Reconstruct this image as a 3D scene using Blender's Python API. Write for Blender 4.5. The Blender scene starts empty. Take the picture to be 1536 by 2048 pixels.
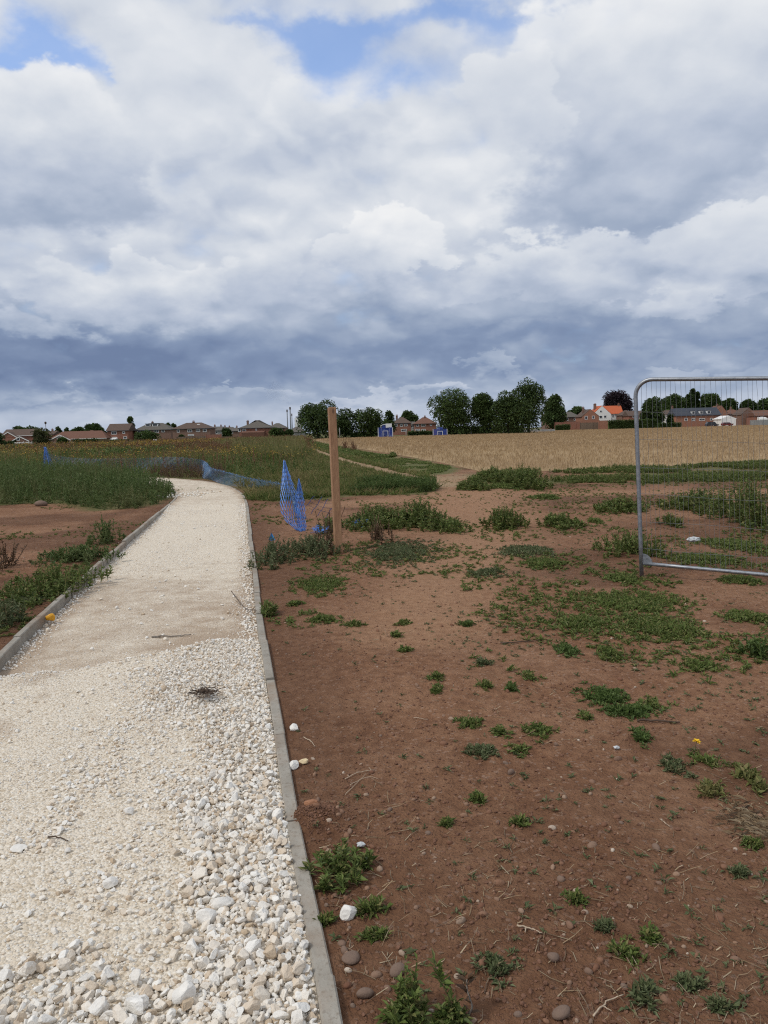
import bpy, math
import numpy as np
from math import cos, sin, atan, atan2, radians, pi, sqrt
from mathutils import Matrix, Vector

SC = bpy.context.scene
COL = SC.collection
rs = np.random.RandomState

# ------------------------------------------------------------------ camera
F = 1540.0; H = 1.55; PITCH = atan(162 / 1540); ROLL = radians(1.5)
CF = np.array([0, cos(PITCH), -sin(PITCH)]); u_ = np.array([0, sin(PITCH), cos(PITCH)]); r_ = np.array([1.0, 0, 0])
CU = u_ * cos(ROLL) + r_ * sin(ROLL); CR = r_ * cos(ROLL) - u_ * sin(ROLL)
CC = np.array([0, 0, H])

def ray(px, py):
    return CF + CR * (px - 768) / F + CU * (1024 - py) / F

def g(px, py, z=0.0):
    d = ray(px, py)
    return CC + d * ((z - H) / d[2])

def at(px, py, dist):
    d = ray(px, py)
    return CC + d * (dist / d[1])

def gp(pts):
    return np.array([g(a, b)[:2] for a, b in pts])

cam = bpy.data.cameras.new('camera')
cam.sensor_fit = 'VERTICAL'; cam.sensor_height = 24.0; cam.sensor_width = 18.0
cam.lens = 24.0 * F / 2048; cam.clip_start = 0.05; cam.clip_end = 9000
co = bpy.data.objects.new('camera', cam); COL.objects.link(co)
M = Matrix.Identity(4)
for i in range(3):
    M[i][0] = CR[i]; M[i][1] = CU[i]; M[i][2] = -CF[i]; M[i][3] = CC[i]
co.matrix_world = M
SC.camera = co

# ------------------------------------------------------------------ numeric helpers
def vn(x, y, seed=0):
    """value noise 0..1"""
    x = np.asarray(x, float); y = np.asarray(y, float)
    ix = np.floor(x); iy = np.floor(y); fx = x - ix; fy = y - iy
    fx = fx * fx * (3 - 2 * fx); fy = fy * fy * (3 - 2 * fy)
    def h(a, b):
        v = np.sin(a * 127.1 + b * 311.7 + seed * 74.7) * 43758.5453
        return v - np.floor(v)
    return (h(ix, iy) * (1 - fx) + h(ix + 1, iy) * fx) * (1 - fy) + (h(ix, iy + 1) * (1 - fx) + h(ix + 1, iy + 1) * fx) * fy

def fbm(x, y, seed=0, octs=4):
    s = 0; a = 0.5
    for k in range(octs):
        s = s + a * vn(x * 2 ** k, y * 2 ** k, seed + k * 3); a *= 0.5
    return s / (1 - 0.5 ** octs)

def sstep(a, b, x):
    t = np.clip((np.asarray(x, float) - a) / (b - a), 0, 1)
    return t * t * (3 - 2 * t)

def inpoly(x, y, poly):
    x = np.asarray(x, float); y = np.asarray(y, float)
    c = np.zeros(x.shape, bool)
    n = len(poly)
    for i in range(n):
        x1, y1 = poly[i]; x2, y2 = poly[i - 1]
        if y1 == y2: continue
        c ^= ((y1 > y) != (y2 > y)) & (x < (x2 - x1) * (y - y1) / (y2 - y1) + x1)
    return c

def segdist(x, y, poly):
    """distance from points to an open polyline"""
    d = np.full(np.shape(x), 1e9)
    for (x1, y1), (x2, y2) in zip(poly[:-1], poly[1:]):
        vx, vy = x2 - x1, y2 - y1; L = vx * vx + vy * vy + 1e-12
        t = np.clip(((x - x1) * vx + (y - y1) * vy) / L, 0, 1)
        d = np.minimum(d, np.hypot(x - x1 - t * vx, y - y1 - t * vy))
    return d

def resample(P, n):
    P = np.array(P, float)
    for _ in range(2):                                  # two rounds of corner smoothing
        q = [P[0]]
        for a, b in zip(P[:-1], P[1:]):
            q += [a * .75 + b * .25, a * .25 + b * .75]
        q.append(P[-1]); P = np.array(q)
    s = np.r_[0, np.cumsum(np.linalg.norm(np.diff(P, axis=0), axis=1))]
    t = np.linspace(0, s[-1], n)
    return np.stack([np.interp(t, s, P[:, k]) for k in range(P.shape[1])], 1)

def norm(v):
    return v / (np.linalg.norm(v, axis=-1, keepdims=True) + 1e-9)

# ------------------------------------------------------------------ mesh builder
WL = {}
def mk(name, V, Fs, mat, parent=None, loc=None, smooth=False, attrs=None):
    V = np.asarray(V, float)
    o0 = np.zeros(3) if loc is None else np.asarray(loc, float)
    if parent is not None:
        o0 = WL[parent.name]
    me = bpy.data.meshes.new(name)
    if not isinstance(Fs, list): Fs = [Fs]
    Fs = [np.asarray(f, np.int32) for f in Fs if len(f)]
    me.vertices.add(len(V)); me.vertices.foreach_set('co', (V - o0).astype(np.float32).ravel())
    nl = sum(f.size for f in Fs); npoly = sum(len(f) for f in Fs)
    me.loops.add(nl); me.polygons.add(npoly)
    me.loops.foreach_set('vertex_index', np.concatenate([f.ravel() for f in Fs]))
    tot = np.concatenate([np.full(len(f), f.shape[1], np.int32) for f in Fs])
    me.polygons.foreach_set('loop_start', (np.cumsum(tot) - tot).astype(np.int32))
    if smooth:
        me.polygons.foreach_set('use_smooth', np.ones(npoly, bool))
    else:
        me.polygons.foreach_set('use_smooth', np.zeros(npoly, bool))
    me.update(calc_edges=True); me.validate()
    if attrs:
        for k, a in attrs.items():
            at_ = me.attributes.new(k, 'FLOAT', 'POINT'); at_.data.foreach_set('value', np.asarray(a, np.float32))
    me.materials.append(mat)
    o = bpy.data.objects.new(name, me); COL.objects.link(o)
    if parent is not None:
        o.parent = parent
        WL[o.name] = o0
    else:
        o.location = o0; WL[o.name] = o0
    return o

def tag(o, label=None, cat=None, group=None, kind=None):
    if label: o['label'] = label
    if cat: o['category'] = cat
    if group: o['group'] = group
    if kind: o['kind'] = kind
    return o

def thing(name, label, cat, loc, group=None):
    o = bpy.data.objects.new(name, None); COL.objects.link(o)
    o.empty_display_size = 0.2
    o.location = loc; WL[o.name] = np.asarray(loc, float)
    return tag(o, label, cat, group)

class MB:
    def __init__(s): s.V = []; s.T = []; s.Q = []; s.n = 0
    def add(s, V, T=None, Q=None):
        V = np.asarray(V, float).reshape(-1, 3)
        if T is not None and len(T): s.T.append(np.asarray(T, np.int64).reshape(-1, 3) + s.n)
        if Q is not None and len(Q): s.Q.append(np.asarray(Q, np.int64).reshape(-1, 4) + s.n)
        s.V.append(V); s.n += len(V); return s
    def box(s, c, d, yaw=0.0):
        x, y, z = np.array(d) / 2.0
        v = np.array([[-x, -y, -z], [x, -y, -z], [x, y, -z], [-x, y, -z], [-x, -y, z], [x, -y, z], [x, y, z], [-x, y, z]])
        if yaw:
            R = np.array([[cos(yaw), -sin(yaw), 0], [sin(yaw), cos(yaw), 0], [0, 0, 1]]); v = v @ R.T
        return s.add(v + np.array(c), Q=[[0, 3, 2, 1], [4, 5, 6, 7], [0, 1, 5, 4], [1, 2, 6, 5], [2, 3, 7, 6], [3, 0, 4, 7]])
    def poly(s, v, f3=None, f4=None): return s.add(v, f3, f4)
    def tube(s, P, r, n=8, cap=True):
        P = np.asarray(P, float); m = len(P); r = np.broadcast_to(np.asarray(r, float), (m,))
        T = norm(np.gradient(P, axis=0)); a = np.array([0, 0, 1.0]) if abs(T[0][2]) < .9 else np.array([1.0, 0, 0])
        rings = []
        for i in range(m):
            b = a - T[i] * (a @ T[i]); b = b / np.linalg.norm(b); a = b; c = np.cross(T[i], b)
            th = np.arange(n) * 2 * pi / n
            rings.append(P[i] + r[i] * (np.cos(th)[:, None] * b + np.sin(th)[:, None] * c))
        Q = []
        for i in range(m - 1):
            for k in range(n):
                k2 = (k + 1) % n
                Q.append([i * n + k, i * n + k2, (i + 1) * n + k2, (i + 1) * n + k])
        V = np.concatenate(rings); T3 = []
        if cap:
            V = np.r_[V, P[:1], P[-1:]]; b0 = m * n
            for k in range(n):
                k2 = (k + 1) % n
                T3.append([b0, k2, k]); T3.append([b0 + 1, (m - 1) * n + k, (m - 1) * n + k2])
        return s.add(V, T3, Q)
    def segs(s, A, B, r):
        """many thin three-sided rods at once"""
        A = np.asarray(A, float); B = np.asarray(B, float); D = norm(B - A)
        ref = np.where(np.abs(D[:, 2:3]) < .9, np.array([[0, 0, 1.0]]), np.array([[1.0, 0, 0]]))
        b = norm(np.cross(D, ref)); c = np.cross(D, b); n = len(A)
        r = np.broadcast_to(np.asarray(r, float).reshape(-1, 1), (n, 1))
        V = np.zeros((n, 6, 3))
        for k in range(3):
            th = k * 2 * pi / 3; off = r * (cos(th) * b + sin(th) * c)
            V[:, k] = A + off; V[:, 3 + k] = B + off
        Q = np.array([[0, 1, 4, 3], [1, 2, 5, 4], [2, 0, 3, 5]])
        return s.add(V.reshape(-1, 3), Q=(Q[None] + np.arange(n)[:, None, None] * 6).reshape(-1, 4))
    def inst(s, bv, bf, pos, R):
        """bv (k,3) base verts, R (n,3,3) incl. scale, pos (n,3)"""
        n = len(pos); V = np.einsum('nij,kj->nki', R, bv) + pos[:, None]
        f = (bf[None] + (np.arange(n) * len(bv))[:, None, None]).reshape(-1, bf.shape[1])
        return s.add(V.reshape(-1, 3), T=f if bf.shape[1] == 3 else None, Q=f if bf.shape[1] == 4 else None)
    def build(s, name, mat, parent=None, loc=None, smooth=False):
        V = np.concatenate(s.V); Fs = []
        if s.T: Fs.append(np.concatenate(s.T))
        if s.Q: Fs.append(np.concatenate(s.Q))
        return mk(name, V, Fs, mat, parent, loc, smooth)

def ico(sub):
    t = (1 + sqrt(5)) / 2
    v = [[-1, t, 0], [1, t, 0], [-1, -t, 0], [1, -t, 0], [0, -1, t], [0, 1, t], [0, -1, -t], [0, 1, -t], [t, 0, -1], [t, 0, 1], [-t, 0, -1], [-t, 0, 1]]
    f = [[0, 11, 5], [0, 5, 1], [0, 1, 7], [0, 7, 10], [0, 10, 11], [1, 5, 9], [5, 11, 4], [11, 10, 2], [10, 7, 6], [7, 1, 8], [3, 9, 4], [3, 4, 2], [3, 2, 6], [3, 6, 8], [3, 8, 9], [4, 9, 5], [2, 4, 11], [6, 2, 10], [8, 6, 7], [9, 8, 1]]
    v = [list(norm(np.array(a, float))) for a in v]
    for _ in range(sub):
        c = {}; nf = []
        def mid(a, b):
            k = (min(a, b), max(a, b))
            if k not in c:
                c[k] = len(v); v.append(list(norm(np.array(v[a]) + np.array(v[b]))))
            return c[k]
        for a, b, d in f:
            x, y, z = mid(a, b), mid(b, d), mid(d, a)
            nf += [[a, x, z], [b, y, x], [d, z, y], [x, y, z]]
        f = nf
    return np.array(v), np.array(f)
ICO = [ico(0), ico(1), ico(2)]

def rock_base(sub, seed, planes=9, lo=.55, hi=.85):
    """broken limestone: a ball cut by random planes"""
    r = rs(seed); v, f = ICO[sub]; v = v.copy()
    nn = norm(r.normal(size=(planes, 3)))
    for k in range(planes):
        d = r.uniform(lo, hi); ex = v @ nn[k] - d
        v -= np.maximum(ex, 0)[:, None] * nn[k] * .97
    v += r.normal(size=v.shape) * .018
    return v, f

def pebble_base(sub, seed):
    r = rs(seed); v, f = ICO[sub]; v = v.copy()
    k = norm(r.normal(size=(4, 3)))
    for i in range(4): v *= (1 + .12 * np.sin(2.2 * (v @ k[i]) + i))[:, None]
    return v, f

def rand_rot(n, r, tilt=.4):
    """random spin about z, small tilt"""
    a = r.uniform(0, 2 * pi, n); b = r.normal(0, tilt, n); c = r.normal(0, tilt, n)
    Z = np.zeros((n, 3, 3)); Z[:, 0, 0] = np.cos(a); Z[:, 0, 1] = -np.sin(a); Z[:, 1, 0] = np.sin(a); Z[:, 1, 1] = np.cos(a); Z[:, 2, 2] = 1
    X = np.zeros((n, 3, 3)); X[:, 0, 0] = 1; X[:, 1, 1] = np.cos(b); X[:, 1, 2] = -np.sin(b); X[:, 2, 1] = np.sin(b); X[:, 2, 2] = np.cos(b)
    Y = np.zeros((n, 3, 3)); Y[:, 1, 1] = 1; Y[:, 0, 0] = np.cos(c); Y[:, 0, 2] = np.sin(c); Y[:, 2, 0] = -np.sin(c); Y[:, 2, 2] = np.cos(c)
    return Z @ X @ Y

# ------------------------------------------------------------------ node helpers / materials
class NT:
    def __init__(s, tree): s.t = tree; s.n = tree.nodes; s.l = tree.links
    def node(s, typ, ins=None, **props):
        n = s.n.new(typ)
        for k, v in props.items(): setattr(n, k, v)
        if ins:
            for k, v in ins.items(): s.set(n.inputs[k], v)
        return n
    def set(s, sock, v):
        if isinstance(v, bpy.types.NodeSocket): s.l.new(v, sock)
        else: sock.default_value = v
    def math(s, op, a, b=0.0, c=0.0, clamp=False):
        n = s.n.new('ShaderNodeMath'); n.operation = op; n.use_clamp = clamp
        s.set(n.inputs[0], a); s.set(n.inputs[1], b)
        if len(n.inputs) > 2: s.set(n.inputs[2], c)
        return n.outputs[0]
    def vm(s, op, a, b=None, scale=None):
        n = s.n.new('ShaderNodeVectorMath'); n.operation = op; s.set(n.inputs[0], a)
        if b is not None: s.set(n.inputs[1], b)
        if scale is not None: s.set(n.inputs['Scale'], scale)
        return n.outputs['Value'] if op in ('DOT_PRODUCT', 'LENGTH') else n.outputs[0]
    def noise(s, vec, scale, detail=4, rough=.55, dist=0.0, out=0):
        n = s.n.new('ShaderNodeTexNoise'); n.inputs['Scale'].default_value = scale; n.inputs['Detail'].default_value = detail
        n.inputs['Roughness'].default_value = rough; n.inputs['Distortion'].default_value = dist
        if vec is not None: s.set(n.inputs['Vector'], vec)
        return n.outputs[out]
    def ramp(s, fac, stops, interp='LINEAR'):
        n = s.n.new('ShaderNodeValToRGB'); cr = n.color_ramp; cr.interpolation = interp
        while len(cr.elements) > 1: cr.elements.remove(cr.elements[-1])
        for i, (p, c) in enumerate(stops):
            e = cr.elements[0] if i == 0 else cr.elements.new(p)
            e.position = p
            e.color = (c, c, c, 1) if np.isscalar(c) else (*c, 1)
        s.set(n.inputs[0], fac); return n.outputs[0]
    def mix(s, fac, a, b, mode='MIX'):
        n = s.n.new('ShaderNodeMix'); n.data_type = 'RGBA'; n.blend_type = mode; n.clamp_factor = True
        s.set(n.inputs[0], fac)
        for k, v in ((6, a), (7, b)):
            s.set(n.inputs[k], v if isinstance(v, bpy.types.NodeSocket) else (*v, 1))
        return n.outputs[2]
    def bump(s, h, dist, strength=1.0, nrm=None):
        n = s.n.new('ShaderNodeBump'); n.inputs['Distance'].default_value = dist; n.inputs['Strength'].default_value = strength
        s.set(n.inputs['Height'], h)
        if nrm is not None: s.set(n.inputs['Normal'], nrm)
        return n.outputs[0]

def newmat(name):
    m = bpy.data.materials.new(name); m.use_nodes = True
    nt = NT(m.node_tree); b = nt.n['Principled BSDF']
    return m, nt, b

def geo_pos(nt): return nt.n.new('ShaderNodeNewGeometry').outputs['Position']
def island(nt): return nt.n.new('ShaderNodeNewGeometry').outputs['Random Per Island']
def attr(nt, name):
    n = nt.n.new('ShaderNodeAttribute'); n.attribute_name = name; return n.outputs['Fac']

def simple(name, c, rough=.7, var=.25, scale=8.0, metal=0.0, bump=0.0, spec=.3):
    m, nt, b = newmat(name); p = geo_pos(nt)
    n = nt.noise(p, scale, 5, .6)
    c = np.array(c)
    nt.set(b.inputs['Base Color'], nt.ramp(n, [(.3, tuple(c * (1 - var))), (.7, tuple(np.minimum(c * (1 + var), .95)))]))
    b.inputs['Roughness'].default_value = rough; b.inputs['Metallic'].default_value = metal
    b.inputs['Specular IOR Level'].default_value = spec
    if bump: nt.set(b.inputs['Normal'], nt.bump(n, bump))
    return m

def leafmat(name, cols, trans=.25, rough=.55, patch=None, pscale=.6):
    """leaf colours vary leaf by leaf; optional second colour in drifts"""
    m, nt, b = newmat(name)
    k = len(cols)
    c = nt.ramp(island(nt), [(i / max(k - 1, 1), cc) for i, cc in enumerate(cols)])
    if patch is not None:
        nz = nt.noise(geo_pos(nt), pscale, 4, .6)
        c = nt.mix(nt.ramp(nz, [(.48, 0.0), (.66, 1.0)]), c, patch)
    nt.set(b.inputs['Base Color'], c); b.inputs['Roughness'].default_value = rough
    b.inputs['Specular IOR Level'].default_value = .25
    tr = nt.node('ShaderNodeBsdfTranslucent', {'Color': c})
    mx = nt.node('ShaderNodeMixShader', {0: trans, 1: b.outputs[0], 2: tr.outputs[0]})
    nt.l.new(mx.outputs[0], nt.n['Material Output'].inputs['Surface'])
    return m
MAT = {}
# ------------------------------------------------------------------ light and sky
SUN_AZ = radians(-118); SUN_EL = radians(50)
sl = bpy.data.lights.new('sun', 'SUN'); sl.energy = 1.5; sl.angle = radians(10); sl.color = (1.0, .95, .87)
so = bpy.data.objects.new('sun', sl); COL.objects.link(so)
sd = Vector((sin(SUN_AZ) * cos(SUN_EL), cos(SUN_AZ) * cos(SUN_EL), sin(SUN_EL)))
so.rotation_euler = sd.to_track_quat('Z', 'Y').to_euler(); so.location = sd * 50

w = bpy.data.worlds.new('World'); SC.world = w; w.use_nodes = True
nt = NT(w.node_tree)
for n in list(nt.n): nt.n.remove(n)
sky = nt.node('ShaderNodeTexSky', sky_type='NISHITA', sun_disc=False, sun_elevation=SUN_EL, sun_rotation=SUN_AZ % (2 * pi), altitude=50)
tc = nt.n.new('ShaderNodeTexCoord').outputs['Generated']
sp = nt.n.new('ShaderNodeSeparateXYZ'); nt.l.new(tc, sp.inputs[0]); X, Y, Z = sp.outputs
az = nt.math('ARCTAN2', X, Y)
el = nt.math('ARCSINE', Z)
zz = nt.math('MAXIMUM', nt.math('ADD', Z, .42), .05)
cq = nt.n.new('ShaderNodeCombineXYZ'); nt.l.new(nt.math('DIVIDE', X, zz), cq.inputs[0]); nt.l.new(nt.math('DIVIDE', Y, zz), cq.inputs[1])
Q = cq.outputs[0]
pe = nt.n.new('ShaderNodeCombineXYZ'); nt.l.new(az, pe.inputs[0]); nt.l.new(el, pe.inputs[1])
wn = nt.noise(Q, 3.0, 6, .6, out=1)
wn = nt.vm('MULTIPLY', nt.vm('SUBTRACT', wn, (.5, .5, .5)), (.30, .16, 0))
PW = nt.vm('ADD', pe.outputs[0], wn)
wn2 = nt.noise(Q, 9, 6, .6, out=1)
PW = nt.vm('ADD', PW, nt.vm('MULTIPLY', nt.vm('SUBTRACT', wn2, (.5, .5, .5)), (.10, .06, 0)))

def azel(px, py):
    d = norm(ray(px, py)); return atan2(d[0], d[1]), math.asin(d[2])

def blobs(lst, start):
    acc = start
    for px, py, rx, ry, amp in lst:
        a, e = azel(px, py)
        d = nt.vm('MULTIPLY', nt.vm('SUBTRACT', PW, (a, e, 0)), (F / rx, F / ry, 0))
        q = nt.vm('DOT_PRODUCT', d, d)
        acc = nt.math('MULTIPLY_ADD', nt.math('POWER', .3679, q), amp, acc)
    return acc

B0 = nt.ramp(nt.math('DIVIDE', el, .6), [(0, .56), (.04, .60), (.075, .44), (.125, .31), (.18, .34), (.25, .52), (.32, .65), (.42, .74), (.60, .76), (.85, .72), (1, .72)], 'EASE')
cloud_blobs = [
    (300, 130, 260, 120, .02), (130, 290, 120, 60, .06), (360, 110, 160, 120, .05), (600, 480, 300, 70, .05), (160, 540, 80, 30, .08),
    (60, 720, 240, 60, -.12), (330, 730, 260, 40, -.10), (980, 690, 260, 36, -.12), (720, 620, 120, 24, -.10), (1250, 700, 300, 30, .03),
    (720, 265, 110, 50, -.12), (520, 330, 120, 40, -.06), (840, 330, 120, 60, .05), (600, 430, 160, 50, -.05), (900, 400, 120, 60, .04), (330, 420, 200, 40, -.08),
    (200, 800, 200, 12, .06), (90, 830, 140, 10, -.10), (740, 795, 120, 14, .10), (830, 800, 200, 12, .08), (1250, 790, 200, 30, -.04), (1330, 680, 300, 70, .08), (150, 690, 260, 60, -.07), (420, 765, 300, 24, -.05)]
cumulus = [(1290, 225, 340, 290, .97, .26, .96), (1000, 240, 110, 110, .86, .66, .7), (90, 310, 230, 150, .92, .26, .9), (370, 150, 170, 120, .80, .66, .55),
           (1480, 500, 190, 90, .82, .58, .8), (1090, 540, 240, 95, .84, .40, .88), (760, 520, 130, 80, .93, .62, .9), (500, 570, 150, 70, .78, .50, .7), (250, 580, 210, 80, .84, .44, .85),
           (60, 650, 120, 55, .70, .32, .85), (1350, 600, 130, 42, .70, .50, .7), (1300, 645, 130, 30, .44, .30, .9), (1450, 635, 150, 34, .46, .34, .85), (990, 650, 300, 46, .42, .22, .6),
           (1460, 712, 140, 20, .40, .28, .85), (1350, 735, 90, 16, .55, .48, .6), (1000, 752, 60, 24, .56, .46, .6), (735, 797, 80, 16, .70, .56, .8), (860, 800, 110, 14, .66, .54, .7), (500, 800, 120, 14, .58, .46, .6), (250, 806, 140, 12, .56, .46, .6)]
BR = blobs(cloud_blobs, B0)
def vor(vec, sc, det):
    n = nt.n.new('ShaderNodeTexVoronoi'); n.voronoi_dimensions = '2D'; n.feature = 'SMOOTH_F1'; n.normalize = True
    n.inputs['Scale'].default_value = sc; n.inputs['Detail'].default_value = det; n.inputs['Roughness'].default_value = .55; n.inputs['Smoothness'].default_value = .35
    nt.l.new(vec, n.inputs['Vector']); return n.outputs['Distance']
QW = nt.vm('ADD', Q, nt.vm('MULTIPLY', nt.vm('SUBTRACT', nt.noise(Q, 6, 5, .55, out=1), (.5, .5, .5)), (.11, .11, 0)))
def dens(v):
    return nt.math('ADD', nt.math('MULTIPLY', nt.noise(v, 3.2, 8, .50), .62), nt.math('MULTIPLY', vor(v, 5.5, 2.5), -.55))
D1 = dens(QW); D2 = dens(nt.vm('SCALE', QW, scale=.965))
E1 = nt.noise(Q, 11, 6, .5)
PUFF_A, PUFF_D, PUFF_E = .85, .30, .10
emb = nt.math('SUBTRACT', D1, D2)
amt = nt.ramp(nt.math('DIVIDE', el, .6), [(.03, .5), (.15, .75), (.3, 1.0), (1, .9)])
BR = nt.math('MULTIPLY_ADD', nt.math('MULTIPLY', emb, amt), PUFF_A, BR)
BR = nt.math('MULTIPLY_ADD', nt.math('MULTIPLY', nt.math('SUBTRACT', D1, .12), amt), PUFF_D, BR)
BR = nt.math('MULTIPLY_ADD', nt.math('MULTIPLY', nt.math('SUBTRACT', E1, .5), amt), PUFF_E, BR)
def mixf(f, a_, b_):
    return nt.math('ADD', a_, nt.math('MULTIPLY', nt.math('SUBTRACT', b_, a_), f))
PUFF = nt.math('ADD', nt.math('MULTIPLY', nt.math('SUBTRACT', D1, .12), 2.1), nt.math('MULTIPLY', nt.math('SUBTRACT', E1, .5), .8))
EMB2 = nt.math('ADD', nt.math('MULTIPLY', emb, .55), nt.math('MULTIPLY', nt.math('SUBTRACT', E1, .5), .14))
for px, py, rx, ry, top, bot, al in cumulus:
    a, e = azel(px, py)
    d = nt.vm('MULTIPLY', nt.vm('SUBTRACT', PW, (a, e, 0)), (F / rx, F / ry, 0))
    q = nt.vm('DOT_PRODUCT', d, d)
    sy = nt.n.new('ShaderNodeSeparateXYZ'); nt.l.new(d, sy.inputs[0]); dy = sy.outputs[1]
    fld = nt.math('ADD', nt.math('SUBTRACT', .85, q), PUFF)
    soft = nt.math('MULTIPLY_ADD', nt.math('MAXIMUM', nt.math('MULTIPLY', dy, -1.0), 0.0), .9, .24 if ry > 60 else .5)
    mk_ = nt.math('DIVIDE', fld, soft, clamp=True)
    mk_ = nt.math('MULTIPLY', nt.math('MULTIPLY', mk_, mk_), nt.math('MULTIPLY_ADD', mk_, -2.0, 3.0))
    t_ = nt.math('MULTIPLY_ADD', dy, .55, .55, clamp=True)
    sh = nt.math('ADD', nt.math('MULTIPLY_ADD', t_, top - bot, bot), EMB2)
    BR = mixf(nt.math('MULTIPLY', mk_, al), BR, sh)
    CM = mk_ if px == cumulus[0][0] else nt.math('MAXIMUM', CM, mk_)
ccol = nt.ramp(BR, [(.10, (.150, .205, .335)), (.30, (.215, .28, .415)), (.45, (.32, .385, .505)), (.60, (.45, .505, .61)), (.75, (.595, .635, .70)), (.90, (.735, .755, .785)), (1.0, (.82, .825, .83))])
blue_blobs = [(110, 105, 130, 34, .75), (30, 60, 80, 60, .6), (660, 105, 90, 55, .75), (610, 15, 110, 30, .8), (770, 185, 60, 40, .6), (700, 50, 160, 40, .5), (1010, 45, 90, 50, .65), (1050, 90, 60, 20, .4),
              (1215, 15, 60, 24, .7), (880, 15, 140, 22, .6), (450, 5, 60, 14, .4), (520, 200, 120, 60, .16), (880, 160, 110, 60, .3), (300, -250, 500, 120, .55), (1100, -200, 400, 80, .5), (-500, 200, 300, 120, .6), (2300, 100, 300, 160, .6)]
BM = blobs(blue_blobs, 0.0)
BM = nt.math('ADD', BM, nt.math('MULTIPLY', nt.math('SUBTRACT', D1, .12), -1.6))
BM = nt.math('ADD', BM, nt.math('MULTIPLY', nt.math('SUBTRACT', E1, .5), -.9))
BM = nt.ramp(BM, [(.10, 0.0), (1.0, .82)], 'EASE')
BM = nt.math('MULTIPLY', BM, nt.math('SUBTRACT', 1.0, nt.math('MULTIPLY', CM, .92)))
bluesky = nt.vm('MULTIPLY', sky.outputs[0], (1.45, 1.6, 1.85))
csc = nt.vm('SCALE', ccol, scale=9.0)
fin = nt.mix(BM, csc, bluesky)
w.cycles.sampling_method = 'MANUAL'; w.cycles.sample_map_resolution = 256
bg = nt.node('ShaderNodeBackground', {'Color': fin, 'Strength': .1})
wo = nt.node('ShaderNodeOutputWorld'); nt.l.new(bg.outputs[0], wo.inputs[0])
SC.view_settings.view_transform = 'Standard'; SC.view_settings.look = 'None'; SC.view_settings.exposure = 0.27; SC.view_settings.gamma = 1.0

# ------------------------------------------------------------------ layout of path, regions (world metres on the ground)
KR = np.array([(.02, .9)] + list(map(tuple, gp([(690, 2048), (655, 1900), (600, 1650), (570, 1470), (545, 1340), (527, 1240), (517, 1160), (505, 1075), (499, 1030), (496, 1008), (489, 990), (470, 976), (440, 967), (400, 961), (350, 957), (300, 954)]))) + [(-13, 31.2), (-20, 32.6), (-30, 33.5)])
KL = np.array([(-2.35, .2)] + list(map(tuple, gp([(-75, 1400), (0, 1303), (81, 1232), (203, 1122), (291, 1045), (330, 1015)]))) + [(-5.15, 18.9), (-5.7, 21.2), (-6.7, 23.6), (-8.3, 25.8), (-11, 27.9), (-15, 29.6), (-21, 30.8), (-30, 31.6)])
NS = 420
RR = resample(KR, NS); LL = resample(KL, NS)
def nrm2(P):
    t = np.gradient(P, axis=0); t /= np.linalg.norm(t, axis=1)[:, None]
    return np.stack([t[:, 1], -t[:, 0]], 1)             # points right of travel
KW = .055
Ri = RR - nrm2(RR) * KW; Li = LL + nrm2(LL) * KW        # inner kerb edges
PATHPOLY = np.r_[Li, Ri[::-1]]
def path_u(x, y):
    """0 at the left kerb, 1 at the right (straight part)"""
    m = Li[:, 1] < 17.5; mr = Ri[:, 1] < 17.5
    xl = np.interp(y, Li[m][:, 1], Li[m][:, 0]); xr = np.interp(y, Ri[mr][:, 1], Ri[mr][:, 0])
    return xl, xr
EDGE = np.array([g(*p, -.03)[:2] for p in [(-500, 1440), (-150, 1385), (0, 1362), (130, 1343), (300, 1312), (440, 1284), (530, 1286)]])
def layer(x, y):
    """1 on the loose foreground layer, 0 on the compacted bed beyond it"""
    ye = np.interp(x, EDGE[:, 0], EDGE[:, 1]) + .10 * (vn(x * 5, y * 5, 5) - .5)
    return sstep(ye + .10, ye - .05, y)
def pathz(x, y):
    b = -.062 + .075 * sstep(14, 18, y)
    b = b + .058 * layer(x, y)
    return b + .012 * (fbm(x * 2.2, y * 1.4, 11) - .5) * 2 + .006 * (vn(x * 9, y * 9, 12) - .5)
SPILL = g(612, 1632)[:2]
def T(x, y):
    x = np.asarray(x, float); y = np.asarray(y, float)
    d = np.hypot(x, y); fade = 1 / (1 + (d / 22) ** 2)
    z = (.05 * (fbm(x * .45, y * .45, 1, 3) - .5) * 2 + .016 * (fbm(x * 2.6, y * 2.6, 2, 3) - .5) * 2) * fade
    z = z + .008 * (fbm(x * 11, y * 11, 4, 2) - .5) * 2 * np.clip(1 - d / 14, 0, 1)
    near = np.minimum(segdist(x, y, RR[::4]), segdist(x, y, LL[::4]))
    z = z * sstep(26, 17, d) * sstep(0.0, .7, near) - .012 * sstep(.35, .03, near)
    z = z - .19 * sstep(3.7, 5.6, x) * sstep(11, 7.5, y)
    z = z + .045 * np.exp(-(((x - SPILL[0] - .03) / .10) ** 2 + ((y - SPILL[1]) / .085) ** 2))
    return z
def T3(x, y): return np.stack([x, y, T(x, y)], -1)

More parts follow.
